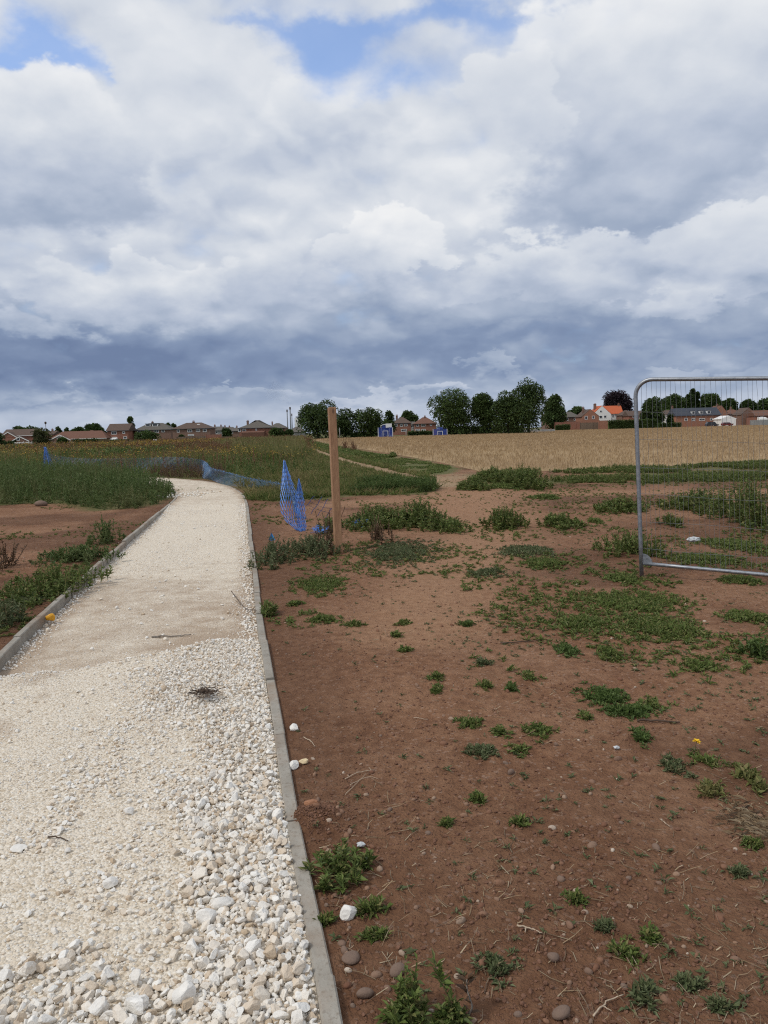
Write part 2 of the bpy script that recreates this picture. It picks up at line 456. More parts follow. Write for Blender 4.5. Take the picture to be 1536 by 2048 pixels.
REG = {
    'tall': gp([(-420, 1022), (-150, 1014), (0, 1012), (60, 1008), (120, 1007), (165, 1012), (200, 1020), (240, 1018), (285, 1017), (325, 1006), (352, 992), (345, 980), (318, 968), (270, 957), (180, 948), (0, 944), (-420, 946)]),
    'left_rough': np.r_[[(-70, 41)], gp([(0, 944), (180, 948), (318, 962), (400, 958), (470, 971), (500, 995), (560, 1002), (640, 985), (640, 960), (640, 915), (622, 884), (612, 877)]), [(-24, 236), (-190, 236)]],
    'bank': gp([(496, 1000), (560, 1005), (640, 998), (690, 992), (780, 990), (868, 992), (880, 970), (850, 950), (760, 930), (690, 910), (620, 893), (610, 905), (560, 925), (490, 965)]),
    'verge': gp([(622, 881), (650, 889), (740, 908), (830, 920), (905, 934), (890, 944), (850, 951), (760, 934), (680, 912), (628, 893), (612, 884)]),
    'strip': gp([(920, 982), (960, 946), (1100, 944), (1300, 934), (1536, 924), (2300, 905), (2600, 950), (1536, 962), (1330, 968), (1170, 966), (1100, 974), (1000, 976)]),
}
FIELD = np.r_[gp([(633, 882), (690, 893), (780, 907), (880, 925), (965, 944), (1030, 946), (1110, 941), (1240, 936), (1400, 930), (1536, 924), (2400, 905)]), [(160, 330), (60, 325), (38, 300), (20, 215), (-3, 205), (-16, 190)]]
WORN = gp([(590, 880), (606, 890), (640, 905), (690, 922), (760, 940), (830, 957), (890, 972)])

# ------------------------------------------------------------------ surfaces
def soil_mat():
    m, nt, b = newmat('red_brown_soil'); p = geo_pos(nt)
    n1 = nt.noise(p, 1.1, 6, .6); n2 = nt.noise(p, 14, 6, .65); n3 = nt.noise(p, 90, 4, .6)
    c = nt.ramp(n2, [(.28, (.140, .068, .038)), (.5, (.215, .109, .060)), (.72, (.290, .158, .092))])
    c = nt.mix(nt.ramp(n1, [(.42, 0.0), (.68, .75)]), c, nt.ramp(n2, [(.3, (.245, .130, .074)), (.7, (.355, .206, .124))]))
    vo = nt.node('ShaderNodeTexVoronoi', {'Vector': p, 'Scale': 75.0})
    c = nt.mix(nt.ramp(nt.noise(p, 45, 3, .5), [(.62, 0.0), (.72, .5)]), c, (.090, .046, .031))
    sepc = nt.n.new('ShaderNodeSeparateColor'); nt.l.new(vo.outputs['Color'], sepc.inputs[0])
    c = nt.mix(nt.ramp(sepc.outputs[0], [(.93, 0.0), (.96, .45)]), c, (.36, .25, .19))
    wet = attr(nt, 'damp'); c = nt.mix(wet, c, nt.mix(1.0, c, (.62, .60, .60), 'MULTIPLY'))
    c = nt.mix(nt.math('MULTIPLY', attr(nt, 'dry'), .75), c, nt.ramp(n2, [(.3, (.285, .153, .086)), (.7, (.39, .234, .140))]))
    worn = attr(nt, 'worn')
    c = nt.mix(nt.math('MULTIPLY', worn, nt.ramp(n2, [(.2, .6), (.7, 1.0)])), c, nt.ramp(nt.noise(p, 5, 6, .7), [(.3, (.25, .165, .10)), (.7, (.40, .30, .18))]))
    cov = attr(nt, 'cover')
    gz = nt.ramp(nt.noise(p, .35, 7, .7), [(.3, (.080, .092, .030)), (.5, (.120, .118, .045)), (.7, (.175, .145, .07))])
    cv = nt.math('ADD', cov, nt.math('MULTIPLY', nt.math('SUBTRACT', n2, .5), nt.math('MULTIPLY', cov, .8)))
    c = nt.mix(nt.ramp(cv, [(.3, 0.0), (.7, 1.0)]), c, gz)
    nt.set(b.inputs['Base Color'], c); b.inputs['Roughness'].default_value = .95; b.inputs['Specular IOR Level'].default_value = .12
    h = nt.math('ADD', nt.math('MULTIPLY', n2, 1.0), nt.math('MULTIPLY', n3, .35))
    h = nt.math('ADD', h, nt.math('MULTIPLY', vo.outputs['Distance'], -.18))
    nt.set(b.inputs['Normal'], nt.bump(h, .034, 1.0))
    return m
MAT['soil'] = soil_mat()

def path_mat():
    m, nt, b = newmat('crushed_limestone'); p = geo_pos(nt)
    v1 = nt.node('ShaderNodeTexVoronoi', {'Vector': p, 'Scale': 95.0}); v2 = nt.node('ShaderNodeTexVoronoi', {'Vector': p, 'Scale': 38.0})
    s1 = nt.n.new('ShaderNodeSeparateColor'); nt.l.new(v1.outputs['Color'], s1.inputs[0])
    n1 = nt.noise(p, .8, 6, .65); n2 = nt.noise(p, 6, 6, .65); n3 = nt.noise(p, 160, 3, .6)
    c = nt.ramp(s1.outputs[0], [(0, (.52, .43, .315)), (.35, (.665, .575, .455)), (.75, (.73, .65, .54)), (1, (.79, .735, .64))])
    dirt = attr(nt, 'dirt')
    f = nt.math('ADD', nt.math('MULTIPLY', nt.math('SUBTRACT', n2, .5), 1.1), nt.math('ADD', dirt, nt.math('MULTIPLY', nt.math('SUBTRACT', n1, .5), .9)))
    c = nt.mix(nt.ramp(f, [(.30, 0.0), (.85, .80)]), c, nt.ramp(n3, [(.3, (.27, .185, .12)), (.7, (.43, .32, .225))]))
    nt.set(b.inputs['Base Color'], c); b.inputs['Roughness'].default_value = .95; b.inputs['Specular IOR Level'].default_value = .15
    h = nt.math('ADD', nt.math('MULTIPLY', v1.outputs['Distance'], -.9), nt.math('ADD', nt.math('MULTIPLY', n3, .5), nt.math('MULTIPLY', v2.outputs['Distance'], -.7)))
    nt.set(b.inputs['Normal'], nt.bump(h, .007, 1.0))
    return m
MAT['path'] = path_mat()

def stone_mat(name, stops, spot=(.42, .29, .17)):
    m, nt, b = newmat(name); p = geo_pos(nt); i = island(nt)
    c = nt.ramp(i, stops)
    n = nt.noise(p, 28, 6, .65); n2 = nt.noise(p, 120, 4, .6)
    c = nt.mix(nt.ramp(n, [(.56, 0.0), (.74, .5)]), c, spot)
    c = nt.mix(.22, c, nt.ramp(n2, [(.3, (.55, .5, .44)), (.7, (1, 1, 1))]), 'MULTIPLY')
    nt.set(b.inputs['Base Color'], c); b.inputs['Roughness'].default_value = .9; b.inputs['Specular IOR Level'].default_value = .2
    nt.set(b.inputs['Normal'], nt.bump(nt.math('ADD', n, nt.math('MULTIPLY', n2, .4)), .006, .8))
    return m
MAT['limestone'] = stone_mat('white_limestone', [(0, (.52, .41, .29)), (.07, (.64, .53, .41)), (.22, (.73, .65, .545)), (.5, (.78, .73, .655)), (.8, (.83, .81, .765)), (1, (.72, .68, .62))])
MAT['pebble'] = stone_mat('river_pebble', [(0, (.17, .082, .050)), (.4, (.235, .128, .080)), (.6, (.19, .135, .105)), (.8, (.28, .165, .105)), (.93, (.34, .25, .185)), (1, (.52, .44, .36))], spot=(.16, .08, .055))
MAT['clod'] = simple('soil_clod', (.165, .088, .058), .95, .35, 30, bump=.01, spec=.1)

# ground sheet -----------------------------------------------------
def graded(a, b, step0, k):
    o = [a]
    while o[-1] < b: o.append(o[-1] + max(step0, k * o[-1]))
    return np.array(o)
ys = np.r_[np.linspace(-80, -6, 12)[:-1], np.linspace(-6, 1.1, 12)[:-1], graded(1.1, 3200, .018, .0125)]
xr_ = graded(.0, 3000, .03, .035); xin = np.arange(-5.3, 4.6, .026)
xs = np.r_[-5.3 - xr_[1:][::-1], xin, 4.6 + xr_[1:]]
GX, GY = np.meshgrid(xs, ys)
gz = T(GX, GY)
inn = inpoly(GX, GY, np.r_[LL + nrm2(LL) * .014, Ri[::-1]])
gz = np.where(inn, np.where(GY < 17, -.20, -.035 - .1 * sstep(20, 17, GY)), gz)
def cover(x, y):
    c = np.zeros(np.shape(x))
    for k in ('left_rough', 'bank', 'verge', 'strip', 'tall'):
        P = REG[k]; d = segdist(x, y, np.r_[P, P[:1]]); ins = inpoly(x, y, P)
        wdt = .25 + .02 * y; sg = np.where(ins, d, -d) + (.012 * y if k == 'verge' else 0)
        c = np.maximum(c, np.clip(.5 + .5 * sg / wdt, 0, .45 if k == 'strip' else 1))
    far = sstep(150, 170, y)
    return np.maximum(c, far)
cov = cover(GX, GY)
wd = segdist(GX, GY, WORN)
worn = sstep(.9, .2, wd + .5 * (vn(GX * 1.5, GY * 1.5, 9) - .5))
tip = np.exp(-(((GX - g(900, 955)[0]) / 1.6) ** 2 + ((GY - g(900, 955)[1]) / 2.5) ** 2)) * .9
worn = np.maximum(worn, tip * (fbm(GX * 1.5, GY * 1.5, 21) > .42))
cov = np.clip(cov + 1.1 * (fbm(GX * .9, GY * .6, 39) - .5) * (cov > .02) * (GY < 45), 0, 1) * (1 - sstep(.75, .2, wd))
nearR = np.minimum(segdist(GX, GY, RR[::4]), segdist(GX, GY, LL[::4]))
damp = np.maximum(sstep(.7, .1, nearR) * .8, .9 * sstep(.45, .62, fbm(GX * .6, GY * .6, 31)))
damp = np.maximum(damp, sstep(4.2, 2.0, GY) * .75)
TR = gp([(890, 962), (930, 1000), (965, 1060), (930, 1110), (880, 1180), (850, 1260)])
dry = sstep(1.1, .25, segdist(GX, GY, TR) * np.clip(9 / np.maximum(GY, 1), .5, 1.3) + .6 * (fbm(GX * 1.1, GY * 1.1, 35) - .5)) * (cov < .4)
dry = np.maximum(dry, .8 * sstep(1.0, .3, segdist(GX, GY, gp([(690, 1010), (800, 1000), (1000, 990), (1250, 985), (1540, 985)])) + .6 * (fbm(GX * .8, GY * .8, 36) - .5)))
damp = damp * (1 - dry)
ny, nx = GX.shape
idx = np.arange(ny * nx).reshape(ny, nx)
Qd = np.stack([idx[:-1, :-1], idx[:-1, 1:], idx[1:, 1:], idx[1:, :-1]], -1).reshape(-1, 4)
o = mk('ground', np.stack([GX, GY, gz], -1).reshape(-1, 3), Qd, MAT['soil'], smooth=True, attrs={'cover': cov.ravel(), 'worn': worn.ravel(), 'damp': damp.ravel(), 'dry': dry.ravel()})
tag(o, 'bare red brown soil with worn tracks and rough grass', 'ground', kind='structure')

# path sheet -------------------------------------------------------
s_al = np.concatenate([np.linspace(0, .22, 320), np.linspace(.22, .5, 260)[1:], np.linspace(.5, 1, 160)[1:]])
ti = s_al * (NS - 1); a0 = np.arange(NS)
# pair the kerbs row by row so that rows cross the path squarely
Lp = np.stack([np.interp(ti, a0, Li[:, k]) for k in (0, 1)], 1)
# nearest matching point on the right kerb, monotone
rl = []; j = 0
for p in Lp:
    dd = np.hypot(Ri[:, 0] - p[0], Ri[:, 1] - p[1]); dd[:j] = 1e9; dd[j + 40:] = 1e9
    j = int(np.argmin(dd)); rl.append(j)
rl = np.convolve(np.pad(np.array(rl, float), 12, mode='edge'), np.ones(25) / 25, 'valid')
Rp = np.stack([np.interp(rl, a0, Ri[:, k]) for k in (0, 1)], 1)
uu = np.linspace(0, 1, 90)
PX = Lp[:, None, 0] * (1 - uu) + Rp[:, None, 0] * uu; PY = Lp[:, None, 1] * (1 - uu) + Rp[:, None, 1] * uu
PZ = pathz(PX, PY)
edge_d = np.minimum(uu, 1 - uu)[None] * 1.85
lay = layer(PX, PY)
dirt = (1 - lay) * (.10 + .52 * sstep(11.5, 7.0, PY)) + .35 * sstep(.25, .0, edge_d) * (1 - lay) + .35 * sstep(16.8, 17.6, PY) - .10 * sstep(9.5, 12, PY) * sstep(17, 16.4, PY)
dirt = dirt + lay * (.08 + .55 * sstep(.52, .68, fbm(PX * 1.3 + 5, PY * 1.1, 45))) + .5 * np.exp(-((PY - 5.9) / .35) ** 2) * sstep(.45, .1, np.abs(uu - .93))
ny, nx = PX.shape; idx = np.arange(ny * nx).reshape(ny, nx)
Qd = np.stack([idx[:-1, :-1], idx[:-1, 1:], idx[1:, 1:], idx[1:, :-1]], -1).reshape(-1, 4)
o = mk('path', np.stack([PX, PY, PZ], -1).reshape(-1, 3), Qd, MAT['path'], smooth=True, attrs={'dirt': dirt.ravel()})
tag(o, 'cream crushed limestone footpath curving away to the left', 'path', kind='structure')

# kerbs: edging units end to end ------------------------------------
def concrete():
    m, nt, b = newmat('grey_concrete'); p = geo_pos(nt)
    n = nt.noise(p, 5, 6, .65); n2 = nt.noise(p, 60, 5, .65)
    c = nt.ramp(n, [(.3, (.265, .24, .20)), (.7, (.40, .37, .32))])
    c = nt.mix(nt.ramp(n2, [(.52, 0.0), (.72, .7)]), c, (.17, .130, .095))
    c = nt.mix(nt.ramp(nt.noise(p, 2.2, 5, .7), [(.48, 0.0), (.68, .7)]), c, (.27, .185, .125))
    i = island(nt); c = nt.mix(.35, c, nt.ramp(i, [(0, (.7, .7, .7)), (1, (1, 1, 1))]), 'MULTIPLY')
    nt.set(b.inputs['Base Color'], c); b.inputs['Roughness'].default_value = .9; b.inputs['Specular IOR Level'].default_value = .2
    nt.set(b.inputs['Normal'], nt.bump(nt.math('ADD', n2, nt.math('MULTIPLY', n, .5)), .004, .8))
    return m
MAT['concrete'] = concrete()
def kerb(P, inner_sign, ztop, seed, label):
    r = rs(seed); mb = MB()
    s = np.r_[0, np.cumsum(np.linalg.norm(np.diff(P, axis=0), axis=1))]
    N2 = nrm2(P); pos = 0.25
    while pos < min(s[-1] - 1, 46):
        L = .914; a, b = pos + .004, pos + L - .004; pos += L
        yv = np.interp((a + b) / 2, s, P[:, 1])
        k = 3
        t = np.linspace(a, b, k)
        pts = np.stack([np.interp(t, s, P[:, i]) for i in (0, 1)], 1)
        nn = np.stack([np.interp(t, s, N2[:, i]) for i in (0, 1)], 1)
        j = r.normal(0, .003, 2); off = r.normal(0, .003)
        zt = ztop * (1 - .35 * float(sstep(14, 20, yv))) + j.mean() + np.linspace(j[0], j[1], k)
        V = []
        c = .006
        for q in range(k):
            e0 = 0.0 if 0 < q < k - 1 else .0035                # worn ends
            o_ = pts[q] + nn[q] * off; i_ = pts[q] + nn[q] * (off + inner_sign * KW)
            w1 = c * np.sign(inner_sign) * nn[q]
            V += [[*o_, zt[q] - .2], [*o_, zt[q] - c - e0], [*(o_ + w1), zt[q] - e0], [*(i_ - w1), zt[q] - e0], [*i_, zt[q] - c - e0], [*i_, zt[q] - .2]]
        Q = []
        for q in range(k - 1):
            for e in range(6):
                e2 = (e + 1) % 6; Q.append([q * 6 + e, q * 6 + e2, q * 6 + 6 + e2, q * 6 + 6 + e])
        l6 = (k - 1) * 6
        Q += [[0, 1, 4, 5], [1, 2, 3, 4], [l6 + 5, l6 + 4, l6 + 1, l6], [l6 + 4, l6 + 3, l6 + 2, l6 + 1]]
        mb.add(V, Q=Q)
    o = mb.build('kerb', MAT['concrete'])
    return tag(o, label, 'kerb', kind='structure')
kerb(RR, -1, .016, 3, 'concrete edging kerb between white stones and bare soil')
kerb(LL, 1, .030, 4, 'concrete edging kerb beside green weeds at far side of path')

# stubble field -----------------------------------------------------
def field_mat():
    m, nt, b = newmat('straw_stubble_ground'); p = geo_pos(nt)
    mp = nt.node('ShaderNodeMapping', {'Vector': p, 'Scale': (1, .25, 1), 'Rotation': (0, 0, .25)})
    n = nt.noise(p, 1.6, 8, .72); n2 = nt.noise(mp.outputs[0], .11, 6, .65); n3 = nt.noise(p, .03, 4, .6)
    c = nt.ramp(n, [(.3, (.27, .180, .098)), (.5, (.345, .238, .131)), (.7, (.405, .286, .162))])
    c = nt.mix(nt.ramp(n2, [(.44, 0.0), (.62, .75)]), c, (.235, .152, .082))
    c = nt.mix(nt.ramp(n3, [(.45, 0.0), (.7, .45)]), c, (.50, .37, .20))
    nt.set(b.inputs['Base Color'], c); b.inputs['Roughness'].default_value = .9; b.inputs['Specular IOR Level'].default_value = .1
    nt.set(b.inputs['Normal'], nt.bump(n, .12, .8))
    return m
MAT['field'] = field_mat()
import bmesh
def sheet(name, poly, z, mat, label, cat):
    bm = bmesh.new(); vs = [bm.verts.new((a, b, z)) for a, b in poly]
    f = bm.faces.new(vs)
    bmesh.ops.triangulate(bm, faces=[f]); bm.normal_update()
    for f in bm.faces:
        if f.normal.z < 0: f.normal_flip()
    me = bpy.data.meshes.new(name); bm.to_mesh(me); bm.free(); me.materials.append(mat)
    o = bpy.data.objects.new(name, me); COL.objects.link(o)
    return tag(o, label, cat, kind='structure')
sheet('stubble_field', FIELD, .006, MAT['field'], 'cut straw stubble field reaching to the far houses', 'field')
# ------------------------------------------------------------------ loose limestone
RB2 = [rock_base(2, 40 + k, 11, .38, .80) for k in range(12)]
RB1 = [rock_base(1, 60 + k, 9, .42, .82) for k in range(8)]
RB0 = [rock_base(0, 80 + k, 4, .6, .9) for k in range(6)]
def scatter_rocks(mb, x, y, z, size, bases, r, tilt=.35, flat=(.45, .85), sink=.25):
    n = len(x); which = r.randint(0, len(bases), n)
    sc = np.stack([size * r.uniform(.75, 1.2, n), size * r.uniform(.6, .95, n), size * r.uniform(*flat, n)], 1) / 2
    R = rand_rot(n, r, tilt) * sc[:, None, :]
    pos = np.stack([x, y, z + sc[:, 2] * (1 - sink * 2)], 1)
    for k, (v, f) in enumerate(bases):
        s = which == k
        if s.any(): mb.inst(v, f, pos[s], R[s])

def path_points(n, r, y0, y1):
    y = y0 + (y1 - y0) * r.rand(n); xl, xr = path_u(None, y)
    x = xl + (xr - xl) * r.rand(n); return x, y, x - xl, xr - x
def coarse_w(x, y, dR):
    w = sstep(.50, .34, dR + .35 * (fbm(x * 2.2, y * 2.2, 51) - .5))
    w = np.maximum(w, sstep(.75, .5, dR + .3 * (fbm(x * 2, y * 2, 52) - .5)) * sstep(3.9, 4.4, y))
    w = np.maximum(w, (.55 + .45 * (vn(x * 9, y * 9, 57) > .5)) * .8 * sstep(2.22, 1.90, y + .55 * (fbm(x * 2.5, y * 2.5, 53) - .5)))
    return w * layer(x, y)
BAND = gp([(285, 1420), (235, 1500), (170, 1580), (110, 1640), (60, 1690)])
r = rs(7)
mb = MB()
# heap of coarse stones against the right kerb: jittered close packing in two layers
for rep, (sp_, s0, s1) in enumerate([(.027, .026, .048), (.034, .028, .058), (.018, .014, .028)]):
    gx, gy = np.meshgrid(np.arange(-2.9, 0, sp_), np.arange(1.5, 5.75, sp_))
    x = (gx + r.uniform(-.5, .5, gx.shape) * sp_).ravel(); y = (gy + r.uniform(-.5, .5, gx.shape) * sp_).ravel()
    xl, xr = path_u(None, y); dR = xr - x; k = (dR > .012) & (x > xl + .02)
    x, y, dR = x[k], y[k], dR[k]
    wc = coarse_w(x, y, dR); k = r.rand(len(x)) < wc * (1.0, .55, .9)[rep]
    x, y, dR = x[k], y[k], dR[k]
    size = s0 + (s1 - s0) * r.rand(len(x)) ** 1.8
    size *= np.where(y > 3.4, .86, 1.0) * np.clip(1.12 - .10 * (y - 2), .8, 1.2)
    size = np.minimum(size, dR * 2 + .012)
    z = pathz(x, y) + (0.0, .012, .004)[rep] * np.where(dR < .3, 1.2, 1)
    scatter_rocks(mb, x, y, z, size, RB2 if rep < 2 else RB1, r, .4)
# medium stones, thinning out towards the left, the worn band and the front lip of the layer
x, y, dL, dR = path_points(26000, r, 1.6, 5.8)
wm = .55 * sstep(1.25, .45, dR + .6 * (fbm(x * 2, y * 2, 61) - .5)) * (.4 + .9 * (fbm(x * 4, y * 4, 62) > .5))
wm = np.maximum(wm, sstep(.14, .05, segdist(x, y, BAND)) * .75)
ye = np.interp(x, EDGE[:, 0], EDGE[:, 1])
wm = np.maximum(wm, sstep(.09, .02, np.abs(ye - .02 - y)) * .9)
wm = np.maximum(wm, .25 * sstep(2.7, 2.1, y)); wm = np.maximum(wm, .022)
k = r.rand(len(x)) < wm * (layer(x, y) > .15)
x, y = x[k], y[k]; size = .011 + .024 * r.rand(len(x)) ** 2.0
scatter_rocks(mb, x, y, pathz(x, y), size, RB1, r, .3)
# chips and grit of the compacted surface
x, y, dL, dR = path_points(34000, r, 1.6, 5.7)
k = r.rand(len(x)) < (.22 + .78 * (fbm(x * 1.6, y * 1.2, 66) > .52)) * (layer(x, y) > .2)
x, y = x[k], y[k]; size = .004 + .009 * r.rand(len(x)) ** 2
scatter_rocks(mb, x, y, pathz(x, y), size, RB0, r, .3)
x, y, dL, dR = path_points(46000, r, 5.3, 17.3)
wgt = .14 + .9 * np.maximum(sstep(.30, .02, dR), sstep(.22, .02, dL)) + .5 * (fbm(x * 2, y * 1.0, 68) > .55) * (y > 9)
k = r.rand(len(x)) < wgt * (layer(x, y) < .6)
x, y, dL, dR = x[k], y[k], dL[k], dR[k]; e = np.minimum(dR, dL)
size = .006 + .011 * r.rand(len(x)) ** 2 + .018 * r.rand(len(x)) ** 2 * sstep(.22, .04, e)
scatter_rocks(mb, x, y, pathz(x, y), size, RB0, r, .3)
x, y, dL, dR = path_points(9000, r, 5.4, 17.3)
k = (r.rand(len(x)) < np.maximum(.03, sstep(.20, .04, dR) * .8 + sstep(.15, .03, dL) * .5)) & (layer(x, y) < .5)
x, y = x[k], y[k]; size = .022 + .03 * r.rand(len(x)) ** 2
scatter_rocks(mb, x, y, pathz(x, y), size, RB1, r, .3)
# white heap at the bend
c = g(372, 990); n = 260
x = c[0] + r.normal(0, .35, n); y = c[1] + r.normal(0, .5, n); 
scatter_rocks(mb, x, y, pathz(x, y) + .0, .03 + .05 * r.rand(n), RB0, r, .3)
o = mb.build('limestone_gravel', MAT['limestone']); tag(o, 'loose white and cream limestone lying over the path', 'gravel', kind='stuff')

def one(name, px, py, size, label, cat, mat, seed, group=None, flat=.62, z=None, pebble=False, yaw=.3):
    p = g(px, py); xx, yy = p[:2]
    onpath = bool(inpoly(np.array([xx]), np.array([yy]), PATHPOLY)[0])
    zz = float(pathz(xx, yy)) if onpath else float(T(xx, yy))
    if z is not None: zz = z
    v, f = pebble_base(2, seed) if pebble else rock_base(2, seed, 10)
    a = yaw; Rz = np.array([[cos(a), -sin(a), 0], [sin(a), cos(a), 0], [0, 0, 1]])
    V = (v * np.array([.5, .38, .5 * flat]) * size) @ Rz.T + np.array([xx, yy, zz + size * flat * .33])
    o = mk(name, V, f, MAT[mat], loc=(xx, yy, zz), smooth=pebble)
    return tag(o, label, cat, group)
G_ST = 'single limestone pieces lying apart'
MAT['white1'] = simple('chalk_white_stone', (.72, .69, .64), .9, .12, 30, bump=.006)
MAT['cream1'] = simple('cream_stone', (.62, .50, .31), .9, .15, 30, bump=.004)
MAT['orange1'] = simple('orange_brick_stone', (.30, .145, .08), .9, .2, 30, bump=.004)
one('limestone_block', 695, 1828, .07, 'white limestone lump on soil just below the big kerbside weed', 'stone', 'white1', 301, G_ST, .75)
one('limestone_block', 587, 1455, .075, 'oblong white stone on bare soil, farthest of the three by the kerb', 'stone', 'white1', 302, G_ST, .5, yaw=-.6)
one('limestone_block', 588, 1531, .065, 'white oval stone touching the kerb beside a cream square stone', 'stone', 'white1', 303, G_ST, .7, yaw=1.3)
one('limestone_block', 608, 1523, .055, 'small square cream stone on soil near the kerb', 'stone', 'cream1', 304, G_ST, .6, yaw=0)
one('brick_fragment', 624, 1612, .07, 'orange brown broken brick piece beside the kerb on the soil', 'brick piece', 'orange1', 305, None, .4, yaw=0)
one('limestone_block', 370, 2000, .075, 'large pointed white stone standing out of gravel near the photo bottom', 'stone', 'white1', 306, G_ST, .9, yaw=.8)
one('limestone_block', 273, 2012, .07, 'white angular stone lying left of the large pointed white stone', 'stone', 'white1', 307, G_ST, .7)
one('limestone_block', 219, 1770, .060, 'single rough white stone on the fine part of the gravel', 'stone', 'white1', 308, G_ST, .7)
one('limestone_block', 38, 1698, .065, 'flat white stone on fine gravel beside the dark twig', 'stone', 'white1', 309, G_ST, .4, yaw=.1)
one('limestone_block', 447, 1815, .07, 'three sided white stone topmost among mixed gravel', 'stone', 'white1', 310, G_ST, .8)
one('limestone_block', 411, 1843, .075, 'round white stone just left of the three sided one', 'stone', 'white1', 311, G_ST, .75)
one('limestone_block', 258, 1625, .05, 'lone white stone in the middle of the fine gravel', 'stone', 'white1', 312, G_ST, .7)
one('boulder', 80, 1012, .27, 'reddish boulder half hidden at the foot of the tall green weeds', 'boulder', 'pebble', 313, None, .55, pebble=True)
G_PB = 'larger cobbles lying on the soil'
one('cobble', 703, 1912, 0.062, 'wide flat brown cobble on soil close to the kerb', 'cobble', 'pebble', 320, G_PB, .3, pebble=True)
one('cobble', 798, 1940, 0.053, 'upright brown cobble with a pale stone on top', 'cobble', 'pebble', 321, G_PB, .5, pebble=True, yaw=1.4)
one('cobble', 1107, 1922, 0.034, 'round dark cobble right of the grey green weed clump', 'cobble', 'pebble', 322, G_PB, .8, pebble=True)
one('cobble', 1124, 2034, 0.046, 'purple grey cobble at the bottom edge of the photo', 'cobble', 'pebble', 323, G_PB, .7, pebble=True)
one('cobble', 1022, 1552, 0.031, 'round brown cobble on bare soil below four weed tufts', 'cobble', 'pebble', 324, G_PB, .8, pebble=True)
one('cobble', 725, 1985, 0.043, 'half buried grey cobble between kerb and bushy weed', 'cobble', 'pebble', 325, G_PB, .6, pebble=True)

# pebbles, clods, straw bits in the soil ----------------------------
def soil_points(n, r, y0, y1, pw=1.0, side=0.56):
    t = r.rand(n); y = y0 * (y1 / y0) ** (t ** pw)
    x = r.uniform(-side, side, n) * y * 1.05
    xl, xr = path_u(None, y); L0 = np.interp(y, LL[:, 1][LL[:, 1] < 18], LL[:, 0][LL[:, 1] < 18]); R0 = np.interp(y, RR[:, 1][RR[:, 1] < 18], RR[:, 0][RR[:, 1] < 18])
    k = ((x < L0 - .03) | (x > R0 + .03)); return x[k], y[k]
PB = [pebble_base(1, 90 + k) for k in range(6)]
r = rs(17); mb = MB()
x, y = soil_points(4400, r, 1.6, 24, 1.1); size = .005 + .024 * r.rand(len(x)) ** 4 + .004 * r.rand(len(x))
k = r.rand(len(x)) < .35 + .65 * (fbm(x * 1.4, y * 1.4, 71) > .48); x, y, size = x[k], y[k], size[k]
scatter_rocks(mb, x, y, T(x, y), size, PB, r, .2, (.5, .8), .42)
x, y = soil_points(1500, r, 1.6, 3.4); dk = x - np.interp(y, RR[:, 1][:260], RR[:, 0][:260]); k = (dk > 0) & (r.rand(len(x)) < np.exp(-dk / .25) + .1); x, y = x[k], y[k]
scatter_rocks(mb, x, y, T(x, y), .010 + .024 * r.rand(len(x)) ** 2.5, PB, r, .2, (.5, .8), .40)
tag(mb.build('pebbles', MAT['pebble'], smooth=True), 'small reddish and grey pebbles embedded in the soil', 'pebbles', kind='stuff')
mb = MB(); x, y = soil_points(36000, r, 1.6, 16, 1.1)
k = r.rand(len(x)) < .25 + .75 * (fbm(x * 2.0, y * 2.0, 73) > .5); x, y = x[k], y[k]
scatter_rocks(mb, x, y, T(x, y), .005 + .018 * r.rand(len(x)) ** 3.5, RB0, r, .4, (.4, .8), .35)
c = SPILL; n = 700; xx = c[0] + .05 + r.normal(0, .07, n); yy = c[1] + r.normal(0, .07, n)
scatter_rocks(mb, xx, yy, T(xx, yy), .005 + .012 * r.rand(n) ** 2, RB0, r, .4, (.4, .8), .35)
tag(mb.build('soil_crumbs', MAT['clod']), 'crumbs and small clods of red brown soil', 'soil crumbs', kind='stuff')
MAT['straw_bit'] = leafmat('dry_straw_bits', [(.16, .10, .06), (.34, .25, .15), (.10, .065, .045), (.42, .34, .23), (.22, .15, .09)], .0, .9)
mb = MB(); x, y = soil_points(5200, r, 1.6, 14, 1.0)
k = r.rand(len(x)) < .12 + .88 * (fbm(x * 1.3, y * 1.3, 77) > .56); x, y = x[k], y[k]; n = len(x)
a = r.uniform(0, pi, n); L = .015 + .07 * r.rand(n) ** 2; d = np.stack([np.cos(a) * L, np.sin(a) * L, r.uniform(-.1, .35, n) * L], 1)
p = np.stack([x, y, T(x, y) + .003], 1); m_ = p + d * .5 + r.normal(0, .004, (n, 3)); m_[:, 2] = np.maximum(m_[:, 2], p[:, 2])
mb.segs(p, m_, r.uniform(.0006, .0018, n)); mb.segs(m_, p + d, r.uniform(.0005, .0014, n))
tag(mb.build('dry_straw_litter', MAT['straw_bit']), 'scattered dead straw and thin twigs on bare soil', 'litter', kind='stuff')

# ------------------------------------------------------------------ leaf and weed builders
def leaves(mb, P, D, L, W, r, droop=.15, fold=.2):
    n = len(P); D = norm(D)
    ref = norm(np.stack([r.normal(0, .3, n), r.normal(0, .3, n), np.ones(n)], 1))
    S = norm(np.cross(D, ref)); Nn = np.cross(S, D)
    L = L[:, None]; W = W[:, None]
    m_ = P + D * L * .45; tip = P + D * L - np.array([0, 0, 1.0]) * L * droop
    V = np.stack([P, m_ + S * W / 2 + Nn * W * fold, tip, m_ - S * W / 2 + Nn * W * fold], 1)
    f = np.array([[0, 1, 2], [0, 2, 3]]); F_ = (f[None] + np.arange(n)[:, None, None] * 4).reshape(-1, 3)
    return mb.add(V.reshape(-1, 3), T=F_)

